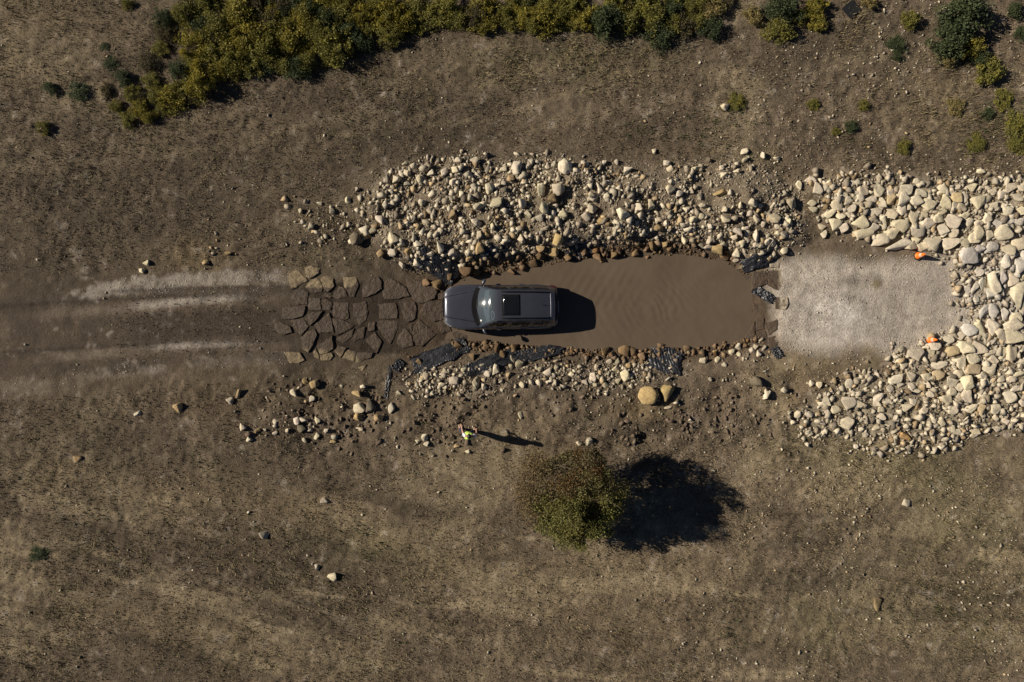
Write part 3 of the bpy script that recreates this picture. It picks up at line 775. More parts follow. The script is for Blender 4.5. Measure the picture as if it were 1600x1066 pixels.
# ------------------------------------------------------------------ stone slabs (paved ramp)
def slab_mat():
    m, N, L, b = new_mat('slab stone')
    g = N.new('ShaderNodeNewGeometry'); oi = N.new('ShaderNodeObjectInfo')
    n = N.new('ShaderNodeTexNoise'); n.inputs['Scale'].default_value = 5; n.inputs['Detail'].default_value = 9; n.inputs['Roughness'].default_value = 0.65
    L.new(g.outputs['Position'], n.inputs['Vector'])
    sep = N.new('ShaderNodeSeparateXYZ'); L.new(g.outputs['Position'], sep.inputs[0])
    add = N.new('ShaderNodeMath'); add.operation = 'MULTIPLY_ADD'; add.inputs[1].default_value = 0.22
    L.new(n.outputs['Fac'], add.inputs[0]); L.new(sep.outputs['Y'], add.inputs[2])
    def ss(a, b_):
        q = N.new('ShaderNodeMapRange'); q.interpolation_type = 'SMOOTHSTEP'
        q.inputs[1].default_value = a; q.inputs[2].default_value = b_
        L.new(add.outputs[0], q.inputs[0]); return q.outputs[0]
    xm = N.new('ShaderNodeMapRange'); xm.interpolation_type = 'SMOOTHSTEP'; xm.inputs[1].default_value = -7.0; xm.inputs[2].default_value = -6.3; xm.inputs[3].default_value = 0.0; xm.inputs[4].default_value = 0.75
    L.new(sep.outputs['X'], xm.inputs[0])
    yu = N.new('ShaderNodeMath'); yu.operation = 'SUBTRACT'; L.new(add.outputs[0], yu.inputs[0]); L.new(xm.outputs[0], yu.inputs[1])
    yd = N.new('ShaderNodeMath'); yd.operation = 'ADD'; L.new(add.outputs[0], yd.inputs[0]); L.new(xm.outputs[0], yd.inputs[1])
    def ss2(sock, a, b_):
        q = N.new('ShaderNodeMapRange'); q.interpolation_type = 'SMOOTHSTEP'
        q.inputs[1].default_value = a; q.inputs[2].default_value = b_
        L.new(sock, q.inputs[0]); return q.outputs[0]
    up = ss2(yu.outputs[0], 2.46, 2.36); lo = ss2(yd.outputs[0], -0.40, -0.12)
    x1 = N.new('ShaderNodeMapRange'); x1.interpolation_type = 'SMOOTHSTEP'; x1.inputs[1].default_value = 11.65; x1.inputs[2].default_value = 11.45
    L.new(sep.outputs['X'], x1.inputs[0])
    mu = N.new('ShaderNodeMath'); mu.operation = 'MULTIPLY'; L.new(up, mu.inputs[0]); L.new(lo, mu.inputs[1])
    mu2 = N.new('ShaderNodeMath'); mu2.operation = 'MULTIPLY'; L.new(mu.outputs[0], mu2.inputs[0]); L.new(x1.outputs[0], mu2.inputs[1])
    wetc = N.new('ShaderNodeMix'); wetc.data_type = 'RGBA'
    wetc.inputs[6].default_value = (0.032, 0.023, 0.016, 1); wetc.inputs[7].default_value = (0.108, 0.076, 0.050, 1)
    L.new(n.outputs['Fac'], wetc.inputs[0])
    drym = N.new('ShaderNodeMapRange'); drym.inputs[1].default_value = .3; drym.inputs[2].default_value = .7; drym.inputs[3].default_value = .7; drym.inputs[4].default_value = 1.2
    L.new(n.outputs['Fac'], drym.inputs[0])
    dry = N.new('ShaderNodeMix'); dry.data_type = 'RGBA'; dry.blend_type = 'MULTIPLY'; dry.inputs[0].default_value = 1
    L.new(oi.outputs['Color'], dry.inputs[6]); L.new(drym.outputs[0], dry.inputs[7])
    fin = N.new('ShaderNodeMix'); fin.data_type = 'RGBA'
    L.new(mu2.outputs[0], fin.inputs[0]); L.new(dry.outputs[2], fin.inputs[6]); L.new(wetc.outputs[2], fin.inputs[7])
    nm_ = N.new('ShaderNodeTexNoise'); nm_.inputs['Scale'].default_value = 1.6; nm_.inputs['Detail'].default_value = 7; nm_.inputs['Roughness'].default_value = 0.7
    L.new(g.outputs['Position'], nm_.inputs['Vector'])
    mm = N.new('ShaderNodeMapRange'); mm.interpolation_type = 'SMOOTHSTEP'; mm.inputs[1].default_value = 0.50; mm.inputs[2].default_value = 0.60; mm.inputs[4].default_value = 0.8
    L.new(nm_.outputs['Fac'], mm.inputs[0])
    film = N.new('ShaderNodeMix'); film.data_type = 'RGBA'; film.inputs[7].default_value = (0.088, 0.066, 0.047, 1)
    L.new(mm.outputs[0], film.inputs[0]); L.new(fin.outputs[2], film.inputs[6])
    L.new(film.outputs[2], b.inputs['Base Color'])
    rr = N.new('ShaderNodeMapRange'); rr.inputs[3].default_value = 0.95; rr.inputs[4].default_value = 0.62
    L.new(mu2.outputs[0], rr.inputs[0]); L.new(rr.outputs[0], b.inputs['Roughness'])
    b.inputs['Specular IOR Level'].default_value = 0.25
    bp = N.new('ShaderNodeBump'); bp.inputs['Strength'].default_value = 1.0; bp.inputs['Distance'].default_value = 0.09
    L.new(n.outputs['Fac'], bp.inputs['Height']); L.new(bp.outputs[0], b.inputs['Normal'])
    return m
M_slab = slab_mat()
SL_L = """258,215 330,210 405,295 280,365 262,320|385,190 440,172 500,200 490,235 420,280 378,255|455,260 480,260 525,350 515,385 440,390 385,345 420,300
505,290 520,262 560,255 605,275 612,335 565,385 530,365|590,420 650,335 690,350 720,420 640,438|680,270 785,262 803,320 770,425 735,420 690,345
845,310 895,275 960,262 985,300 985,360 930,400 835,430 832,370|990,285 1050,272 1180,355 1205,415 1090,440 1000,440 985,350|1165,265 1190,265 1390,330 1422,385 1400,435 1310,470 1250,465 1190,370
272,395 360,352 410,385 405,480 330,485 290,450|410,425 500,430 512,525 410,525|510,445 545,432 600,470 585,525 515,525|600,460 720,460 725,590 690,605 600,570
755,475 860,455 875,540 860,600 815,650 770,610|945,470 1090,465 1110,540 1105,590 965,592|1120,450 1240,455 1255,520 1245,590 1190,620 1155,590
1285,530 1330,450 1460,450 1475,590 1400,620 1360,600 1290,560|1402,625 1477,592 1530,690 1450,712|1275,595 1410,710 1300,810 1250,805 1218,700
940,640 975,600 1110,605 1110,660 1080,740 1050,790 1005,740|1105,740 1160,655 1215,720 1230,800 1150,825 1098,790|380,575 410,545 525,530 490,580 425,645
575,545 590,590 610,700 490,705 455,640|595,585 660,590 775,640 740,670 635,720|262,605 370,590 415,650 355,725 320,690|145,625 180,605 270,655 285,700 200,720 150,680
460,670 480,710 450,790 410,855 370,830 340,740 400,690|480,800 530,770 600,720 605,825 560,855 500,870|445,850 465,825 490,870 495,905 455,890|500,875 590,855 605,880 580,915 510,918
610,840 645,795 710,815 660,895|710,825 785,845 770,925 672,898|790,850 915,855 900,895 775,940|625,745 770,665 745,740 680,785|740,760 800,665 855,655 840,745 770,770
855,760 930,690 985,770 945,865|210,845 345,855 385,915 330,940 265,940|795,970 865,950 830,1000|200,500 390,492 372,570 290,595 200,590
1185,640 1225,630 1215,695|1400,290 1460,280 1490,330 1430,370|1530,700 1600,680 1660,720 1640,770 1560,775|1445,760 1530,750 1510,830 1455,810|520,395 585,392 600,425 525,430
880,620 935,615 930,680 870,690|1420,395 1500,385 1500,440 1425,440"""
SL_R = """1378,380 1462,378 1470,420 1450,460 1385,455|1330,660 1380,640 1402,690 1385,735 1340,738|1250,625 1310,605 1325,700 1270,705|1335,130 1415,115 1405,175 1345,170|1225,190 1318,182 1322,285 1215,330
1328,190 1420,180 1428,285 1400,330 1332,292|1225,415 1280,430 1280,480 1240,510|1155,690 1232,545 1240,640 1210,685|1310,560 1390,530 1395,600 1340,640|1245,520 1300,520 1300,600 1245,610|1060,160 1150,150 1170,180 1090,190"""
def polys(txt, ox, oy, k):
    out = []
    for part in txt.replace('\n', '|').split('|'):
        if part.strip():
            out.append([(ox + float(a.split(',')[0]) / k, oy + float(a.split(',')[1]) / k) for a in part.split()])
    return out
def slab_object(poly, parent, thick=0.16, proud=0.045):
    r = random.Random(int(poly[0][0] * 31 + poly[0][1] * 7))
    cx = sum(p[0] for p in poly) / len(poly); cy = sum(p[1] for p in poly) / len(poly)
    X0, Y0, _ = P(cx, cy, 0)
    # ground heights with the camera ray, then edge points jittered so outlines are chipped
    pts = []
    n = len(poly)
    for i in range(n):
        a, b = poly[i], poly[(i + 1) % n]
        L_ = math.hypot(b[0] - a[0], b[1] - a[1])
        m = max(1, int(L_ / 5))
        for j in range(m):
            t = j / m
            jit = 0.9 if j else 0.25
            pts.append((a[0] + (b[0] - a[0]) * t + r.uniform(-jit, jit), a[1] + (b[1] - a[1]) * t + r.uniform(-jit, jit)))
    hs = [hz(*P(p[0], p[1], 0)[:2]) for p in pts]
    zc = hz(X0, Y0)
    tx, ty = r.uniform(-.05, .05), r.uniform(-.05, .05)
    X0, Y0, _ = P(cx, cy, zc)
    # best plane through ground along x (ramps)
    W3 = [P(p[0], p[1], zc) for p in pts]
    A = np.array([(q[0] - X0, q[1] - Y0, 1) for q in W3]); sol = np.linalg.lstsq(A, np.array(hs), rcond=None)[0]
    sx_, sy_ = sol[0] * .8 + tx, sol[1] * .35 + ty
    zt = max(sol[2], zc) + proud * r.uniform(.5, 1.35)
    V = []; F_ = []
    def ring(f, dz, jz):
        s0 = len(V)
        for q in W3:
            x, y = (q[0] - X0) * f, (q[1] - Y0) * f
            V.append((x, y, zt + sx_ * x + sy_ * y + dz + r.uniform(-jz, jz) - zc))
        return s0
    m = len(W3)
    r0 = ring(1.01, -thick, 0.0); r1 = ring(1.0, -0.03, 0.006); r2 = ring(0.955, 0.0, 0.006); r3 = ring(0.66, 0.004, 0.007); r4 = ring(0.30, 0.005, 0.004)
    for a, b in ((r0, r1), (r1, r2), (r2, r3), (r3, r4)):
        for i in range(m):
            j = (i + 1) % m
            F_.append((a + j, a + i, b + i, b + j))
    V.append((0, 0, zt + 0.006 - zc)); c = len(V) - 1
    for i in range(m):
        F_.append((r4 + (i + 1) % m, r4 + i, c))
    me = py_mesh('slab', V, F_)
    bm = bmesh.new(); bm.from_mesh(me); bmesh.ops.recalc_face_normals(bm, faces=bm.faces); bm.to_mesh(me); bm.free()
    o = link('slab', me, M_slab)
    o.location = (X0, Y0, zc)
    k = r.uniform(.8, 1.1)
    o.color = (0.27 * k, 0.21 * k, 0.13 * k, 1)
    child_keep_loc(o, parent)
    return o
def child_keep_loc(o, p):
    o.parent = p
    o.matrix_parent_inverse = Matrix.Translation(p.location).inverted()
pave_l = tag(empty('slab_paving', P(560, 500, 0)), kind='structure')
pave_r = tag(empty('slab_paving', P(1195, 480, 0)), kind='structure')
for p in polys(SL_L, 400, 380, 5.0): slab_object(p, pave_l)
for p in polys(SL_R, 900, 380, 4.442):
    o = slab_object(p, pave_r, proud=0.075)
    if p[0][0] > 1190: o.color = (0.40, 0.34, 0.25, 1)

# ------------------------------------------------------------------ black liner sheets
def liner(label, cx, cy, L_, W_, ang, pleats, seed, amp=0.05, lift=0.045):
    r = np.random.default_rng(seed)
    nu, nv = 120, 22
    u = np.linspace(-1, 1, nu); v = np.linspace(-1, 1, nv)
    U, Vv = np.meshgrid(u, v)
    edge1 = 1 + 0.22 * fbm(Vv * 2.1 + seed, Vv * 0 + 3, 0.35, 2, seed); wob = 1 + 0.25 * fbm(U * 2 + seed * 3, U * 0, 0.6, 2, seed + 1)
    lx = U * L_ / 2 * edge1 / S; ly = (Vv * W_ / 2 * wob) / S
    wv = (U + 0.42 * Vv * (1 + 0.5 * U)) * pleats * (min(L_ / W_, 3.0) * 0.30 + 0.25) + 0.9 * fbm(U * 2 + seed, Vv * 0.8, 0.9, 3, seed + 2)
    z = amp * (np.abs(np.sin(wv * math.pi)) ** 0.7 - 0.4) * (0.15 + 1.5 * vnoise(U * 1.2 + 5, Vv * 4, 0.45, seed + 5)) + 0.06 * fbm(U * 2, Vv * 2, 0.8, 3, seed + 7)
    a = math.radians(ang); X0, Y0, _ = P(cx, cy, -0.2)
    X = X0 + lx * math.cos(a) - ly * math.sin(a); Y = Y0 + lx * math.sin(a) + ly * math.cos(a)
    Z = height(X, Y, False) + lift + z
    zb = hz(X0, Y0)
    idx = np.arange(U.size).reshape(U.shape)
    F = np.stack([idx[:-1, :-1], idx[:-1, 1:], idx[1:, 1:], idx[1:, :-1]], -1).reshape(-1, 4)
    me = np_mesh('plastic_sheet', np.stack([X - X0, Y - Y0, Z - zb], -1).reshape(-1, 3), F, True)
    o = link('plastic_sheet', me, M_plastic)
    o.location = (X0, Y0, zb)
    md = o.modifiers.new('thickness', 'SOLIDIFY'); md.thickness = 0.006; md.offset = 1
    tag(o, label, 'plastic sheet', 'black liner sheets showing round the pool')
liner('pleated black plastic liner on the bank above the car hood', 684, 417, 66, 34, -28, 9, 1)
liner('wide pleated black plastic liner below the car, next to the slabs', 688, 555, 96, 28, 24, 12, 2)
liner('crumpled black liner under rocks below the car doors', 765, 568, 80, 24, 20, 9, 3)
liner('black liner strip at the waterside below the car tail', 840, 552, 80, 20, 12, 5, 4)
liner('bluish black liner between rocks at the middle of the lower waterside', 1040, 562, 52, 36, -15, 7, 5)
liner("grey folded liner at the pool's upper right corner", 1180, 409, 44, 22, 25, 5, 6, .05, .07)
liner("twisted liner scrap at the pool's right end beside the pale square slab", 1193, 460, 34, 14, -35, 2, 7, .05, .07)
liner("dark liner scrap below the pool's lower right corner stones", 1213, 551, 18, 12, -60, 1, 8)
liner('thin strip of black liner trailing down the dirt below the slabs', 607, 598, 50, 6, 82, 1, 9, .015, .02)
liner('dark liner flap beside the last slabs, above the lumpy dirt', 622, 571, 18, 14, 50, 1, 10)
liner('small black liner patch between brown rocks above the car shadow', 905, 393, 40, 20, 20, 4, 11)
liner('black liner patch among rocks above the car windshield', 770, 398, 44, 20, 10, 4, 12)

# ------------------------------------------------------------------ grass
def grass(name, n, seed, dens, colfn, ln=(0.05, 0.15), wd=(0.010, 0.028), lay=(0.5, 1.45), label='', box=(-70, -70, 1670, 1130)):
    pts, px, py = scatter(dens, n, box, seed)
    n = len(pts)
    r = np.random.default_rng(seed + 1)
    X, Y = pts[:, 0], pts[:, 1]
    z = height(X, Y)
    a = r.uniform(0, 6.283, n); l = r.uniform(*ln, n); wdh = r.uniform(*wd, n); ti = r.uniform(*lay, n)
    dx, dy = np.cos(a), np.sin(a)
    b0 = np.stack([X - dy * wdh, Y + dx * wdh, z - 0.012], -1)
    b1 = np.stack([X + dy * wdh, Y - dx * wdh, z - 0.012], -1)
    tp = np.stack([X + dx * l * np.sin(ti), Y + dy * l * np.sin(ti), z + l * np.cos(ti)], -1)
    V = np.stack([b0, b1, tp], 1).reshape(-1, 3)
    F = np.arange(3 * n).reshape(n, 3)
    me = np_mesh(name, V, F)
    vcol(me, 'tone', np.repeat(colfn(px, py, r), 3, 0))
    o = link(name, me, M_grass)
    tag(o, label, 'grass', kind='stuff')
    return o

def no_grass(px, py):
    s = masks(px, py)
    f = sstep(0.5, 1.6, s)
    f = f * (1 - sstep(10, -15, sdf(px, py, NBANK))) * (1 - 0.75 * sstep(10, -15, sdf(px, py, BED_U))) * (1 - 0.6 * sstep(10, -15, sdf(px, py, BED_L)))
    return f
def dry_d(px, py):
    X = (px - 800) / S; Y = (533 - py) / S
    f = no_grass(px, py)
    lump = sstep(1, 0, np.abs(py - 630) / 90) * sstep(340, 460, px) * sstep(1350, 1200, px)
    mid = 0.35 * sstep(0.0, -0.6, masks(px, py)) * (px < 430) * (px > 180)
    return np.clip(f * (0.45 + 0.55 * fbm(X, Y, 1.7, 3, 301)) * (1 - 0.75 * lump) + mid * .5, 0, 1)
def dry_c(px, py, r):
    X = (px - 800) / S; Y = (533 - py) / S
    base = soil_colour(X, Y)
    straw = np.array((0.30, 0.235, 0.145))
    f = r.uniform(0.0, 0.75, (len(px), 1))
    c = base * (1 - f) + straw * f
    dk = (r.uniform(0, 1, len(px)) < 0.34)[:, None]
    c = np.where(dk, base * 0.5, c)
    gr = sstep(0.1, 0.6, fbm(X, Y, 1.5, 3, 305))[:, None] * 0.5 * (r.uniform(0, 1, len(px)) < 0.35)[:, None]
    return c * (1 - gr) + np.array((0.085, 0.095, 0.04)) * gr
grass('dry_grass', 520000, 31, dry_d, dry_c, label='short dry grass over the brown field')
# taller straw tufts
def tuft_d(px, py):
    X = (px - 800) / S; Y = (533 - py) / S
    t = sstep(0.42, 0.62, vnoise(X, Y, 0.32, 311)) * sstep(0.0, 0.5, fbm(X, Y, 2.6, 3, 313))
    top = sstep(330, 180, py)
    return np.clip(no_grass(px, py) * t * (0.5 + 0.5 * top), 0, 1)
def tuft_c(px, py, r):
    X = (px - 800) / S; Y = (533 - py) / S
    a = np.array((0.33, 0.265, 0.15)); b = np.array((0.14, 0.125, 0.058)); d = np.array((0.095, 0.07, 0.045))
    q = vnoise(X, Y, 0.9, 317)[:, None]
    c = a * q + b * (1 - q)
    k = (r.uniform(0, 1, len(px)) < 0.35)[:, None]
    return np.where(k, d, c) * r.uniform(.7, 1.2, (len(px), 1))
grass('grass_tufts', 420000, 37, tuft_d, tuft_c, ln=(0.10, 0.26), wd=(0.008, 0.02), lay=(0.4, 1.35), label='straw coloured grass tufts between the soil patches')
# green weeds low to the ground
def weed_d(px, py):
    X = (px - 800) / S; Y = (533 - py) / S
    t = sstep(0.60, 0.78, vnoise(X, Y, 0.30, 321)) * sstep(0.15, 0.5, fbm(X, Y, 3.2, 3, 323))
    z = np.maximum.reduce([blob(px, py, 430, 870, 200, 90), blob(px, py, 60, 400, 120, 100), blob(px, py, 170, 630, 60, 30), blob(px, py, 1100, 170, 260, 90), blob(px, py, 130, 120, 110, 80), blob(px, py, 1100, 1010, 200, 70), blob(px, py, 1500, 200, 120, 120), 0.35 * np.ones_like(px)])
    return np.clip(no_grass(px, py) * t * z * 1.2, 0, 1)
def weed_c(px, py, r):
    return np.array((0.060, 0.068, 0.032)) * r.uniform(.6, 1.4, (len(px), 1)) * np.array((1, 1, 1))
grass('green_weeds', 240000, 41, weed_d, weed_c, ln=(0.08, 0.22), wd=(0.012, 0.03), lay=(0.2, 1.2), label='low dark green weeds in the dry field')

# ------------------------------------------------------------------ shrubs and the tree
def leaf_cloud(centers, radii, per, size, cols, seed, up=0.5, stretch=1.0):
    r = np.random.default_rng(seed)
    Vs = []; Cs = []
    for (c, rad, n, col) in zip(centers, radii, per, cols):
        d = r.normal(size=(n, 3)); d /= np.linalg.norm(d, axis=1)[:, None]
        rr = rad * r.uniform(0.2, 1.0, n) ** 0.5 * np.where(r.uniform(0, 1, n) < .2, r.uniform(1.1, 1.7, n), 1.0)
        p = np.array(c) + d * rr[:, None] * np.array((1, 1, 0.85))
        p[:, 2] = np.maximum(p[:, 2], 0.03)
        ax = d * 0.6 + r.normal(size=(n, 3)) * 0.6 + np.array((0, 0, up)); ax /= np.linalg.norm(ax, axis=1)[:, None]
        sd = np.cross(ax, r.normal(size=(n, 3))); sd /= np.linalg.norm(sd, axis=1)[:, None] + 1e-6
        s = size * r.uniform(0.6, 1.4, n)
        a = p - ax * (s * stretch)[:, None]; b = p + ax * (s * stretch)[:, None]
        m1 = p + sd * (s * 0.5)[:, None]; m2 = p - sd * (s * 0.5)[:, None]
        Vs.append(np.stack([a, m1, b, m2], 1).reshape(-1, 3))
        cc = np.array(col) * r.uniform(0.6, 1.35, (n, 1)) * np.array((1, 1, 1))
        Cs.append(np.repeat(cc, 4, 0))
    V = np.concatenate(Vs); Cc = np.concatenate(Cs)
    return V, np.arange(len(V)).reshape(-1, 4), Cc

def tube(pts, rads, seg=6):
    V = []; F_ = []
    for i, (p, r_) in enumerate(zip(pts, rads)):
        p = Vector(p)
        d = (Vector(pts[min(i + 1, len(pts) - 1)]) - Vector(pts[max(i - 1, 0)])).normalized()
        s = d.orthogonal().normalized(); t = d.cross(s)
        for k in range(seg):
            a = 2 * math.pi * k / seg
            V.append(p + (s * math.cos(a) + t * math.sin(a)) * r_)
    for i in range(len(pts) - 1):
        for k in range(seg):
            a = i * seg + k; b = i * seg + (k + 1) % seg
            F_.append((a, b, b + seg, a + seg))
    F_.append(tuple(range(seg))[::-1]); F_.append(tuple(range((len(pts) - 1) * seg, len(pts) * seg)))
    return V, F_

def merge(parts):
    V = []; F_ = []
    for v, f in parts:
        o = len(V); V += [tuple(q) for q in v]; F_ += [tuple(i + o for i in g) for g in f]
    return V, F_

KINDS = {  # two tones per kind
    'scrub': ((0.155, 0.125, 0.060), (0.09, 0.08, 0.042)),
    'broom': ((0.36, 0.300, 0.050), (0.21, 0.19, 0.045)),
    'olive': ((0.25, 0.225, 0.045), (0.15, 0.145, 0.040)),
    'dark': ((0.085, 0.105, 0.042), (0.055, 0.074, 0.032)),
    'tan': ((0.33, 0.26, 0.10), (0.2, 0.17, 0.07)),
}
SHR = {}
def shrub_mesh(kind, i):
    r = random.Random(hash(kind) % 1000 + i * 13 if False else (len(kind) * 97 + i * 13 + ord(kind[0])))
    A, B = KINDS[kind]
    cs = []; rs = []; ns = []; cl = []
    ncl = 34
    for k in range(ncl):
        a = r.uniform(0, 6.28); q = math.sqrt(r.random()) * r.choice((0.6, 0.8, 1.0))
        zz = r.uniform(0.25, 1.0) * (1.05 - 0.55 * q)
        cs.append((q * math.cos(a), q * math.sin(a), zz)); rs.append(r.uniform(0.14, 0.42)); ns.append(120)
        t = r.random()
        cl.append(tuple(A[j] * t + B[j] * (1 - t) for j in range(3)))
    V, F_, Cc = leaf_cloud(cs, rs, ns, 0.052 if kind != 'broom' else 0.045, cl, i * 7 + 1, up=0.9 if kind == 'broom' else 0.4, stretch=1.6 if kind == 'broom' else 1.0)
    me = np_mesh('foliage', V, F_); vcol(me, 'tone', Cc); me.materials.append(M_leaf)
    parts = []
    for k in range(7):
        c = Vector(cs[k]); parts.append(tube([(0, 0, -0.08), c * 0.5 + Vector((0, 0, 0.05)), c], [0.03, 0.02, 0.007], 5))
    v, f = merge(parts); st = py_mesh('stem', v, f); st.materials.append(M_bark)
    return me, st
for kd in KINDS:
    SHR[kd] = [shrub_mesh(kd, i) for i in range(4)]

BUSH = """375,16,30,broom 303,71,24,broom 381,55,28,broom 313,127,24,broom 346,101,16,broom 261,153,20,broom 235,127,14,olive 216,169,14,broom 229,182,12,broom 199,187,12,olive 365,91,20,olive
427,19,16,broom 453,62,24,broom 472,23,24,broom 502,10,22,broom 482,78,14,broom 443,101,16,olive 498,55,20,olive 531,26,22,olive 524,71,26,olive 563,20,18,broom 563,65,18,dark 599,20,24,broom
628,29,18,broom 606,55,18,olive 680,20,20,olive 651,39,14,olive 414,75,22,olive 394,101,20,olive 336,42,24,olive 463,107,16,dark 190,120,16,dark 333,78,22,olive 425,45,20,olive 545,50,18,dark
719,29,16,olive 755,13,20,broom 755,36,18,broom 820,23,18,broom 846,29,20,broom 875,29,16,olive 911,32,20,broom 946,32,26,dark 982,32,20,olive 1021,26,22,olive 1031,49,20,dark 1054,36,16,olive
1090,32,14,olive 1112,42,16,dark 1011,10,20,olive 901,7,16,olive 963,3,18,olive 862,7,16,olive 1073,13,16,olive 787,20,14,olive 1115,10,16,tan 1277,8,14,broom 1277,35,14,broom 1217,45,20,olive
1225,13,22,dark 1506,22,34,dark 1485,63,26,dark 1521,71,17,broom 1482,89,12,tan 1535,89,14,dark 1548,110,20,olive 1402,70,12,dark 1403,89,7,dark 1422,30,12,olive 1493,167,15,tan 1348,165,10,olive
1271,164,11,olive 1306,206,8,olive 1330,197,11,dark 1569,155,18,olive 1590,194,20,olive 1529,223,18,olive 1590,223,20,olive 1412,228,12,olive 1587,16,14,dark 1597,50,10,dark 1358,5,10,tan
1545,176,10,dark 1152,160,14,olive 197,5,8,olive 122,141,18,dark 77,137,14,dark 67,200,10,olive 252,28,14,dark 162,72,9,dark 172,98,11,dark 60,865,14,dark 285,20,18,olive 320,15,20,olive 240,150,13,olive 278,138,14,olive 290,152,12,scrub 214,152,10,scrub 180,165,10,olive 250,170,10,olive 165,140,9,scrub 230,95,12,scrub 255,50,14,scrub
700,8,18,olive 648,8,18,olive 540,5,18,olive 250,75,12,olive 275,108,14,dark 205,145,12,olive 1250,28,12,olive 1175,25,14,tan"""
KN = {'scrub': 'low brownish bush', 'broom': 'bright yellow green broom bush', 'olive': 'olive green bush', 'dark': 'dark green bush', 'tan': 'straw yellow bush'}
bl = []
for it in BUSH.split():
    a, b, c, kd = it.split(','); bl.append((float(a), float(b), float(c), kd))
rb = random.Random(3)
THICK = np.array([(285, -10), (285, 100), (320, 135), (440, 112), (560, 84), (640, 52), (700, 44), (900, 50), (1060, 58), (1130, 46), (1150, -10)], float)
tries = 0
while tries < 1500 and len(bl) < 165:
    tries += 1
    qx, qy = rb.uniform(285, 1150), rb.uniform(-8, 130)
    if sdf(np.array([qx]), np.array([qy]), THICK)[0] > -8: continue
    if min(math.hypot(qx - b[0], qy - b[1]) for b in bl) < 15: continue
    bl.append((qx, qy, rb.uniform(12, 18), rb.choice(['scrub', 'scrub', 'olive', 'dark', 'olive'])))
def bush_zone(px, py):
    if px < 240: return 'at the upper left fringe'
    if px < 400: return "at the thicket's left end"
    if px < 560: return 'in the thicket left of centre'
    if px < 720: return 'at the top edge above the slabs'
    if px < 900: return 'at the top edge above the car'
    if px < 1010: return "at the top edge above the car's shadow"
    if px < 1180: return "at the thicket's right end"
    if px < 1380: return 'near the black square board' if py < 100 else 'on the slope below the black board'
    return 'in the top right corner' if py < 130 else 'on the stony right slope'
bc = {}
for b in bl: bc.setdefault((bush_zone(b[0], b[1]), b[3]), []).append(b)
for (zone, kd), lst in bc.items():
    lst.sort(key=lambda t: -t[2])
    for i, (px, py, rr, _) in enumerate(lst):
        rad = rr / S * 1.15
        hh = rad * random.uniform(0.65, 1.1)
        if px < 250 and kd == 'dark' or (py > 140 and px > 1100): rad *= .85; hh *= .55
        x, y, _ = P(px, py, 0.55 * hh)
        z = hz(x, y)
        e = empty('bush', (x, y, z), (0, 0, random.uniform(0, 6.28)))
        e.scale = (rad * random.uniform(.95, 1.15), rad * random.uniform(.9, 1.1), hh)
        fm, sm = random.choice(SHR[kd])
        link('foliage', fm, None, e); link('stem', sm, None, e)
        rank = (ORD[i] + ' ') if len(lst) > 1 else 'only '
        tag(e, f"{rank}{KN[kd]} {zone}", 'bush', 'bushes along the top of the field')

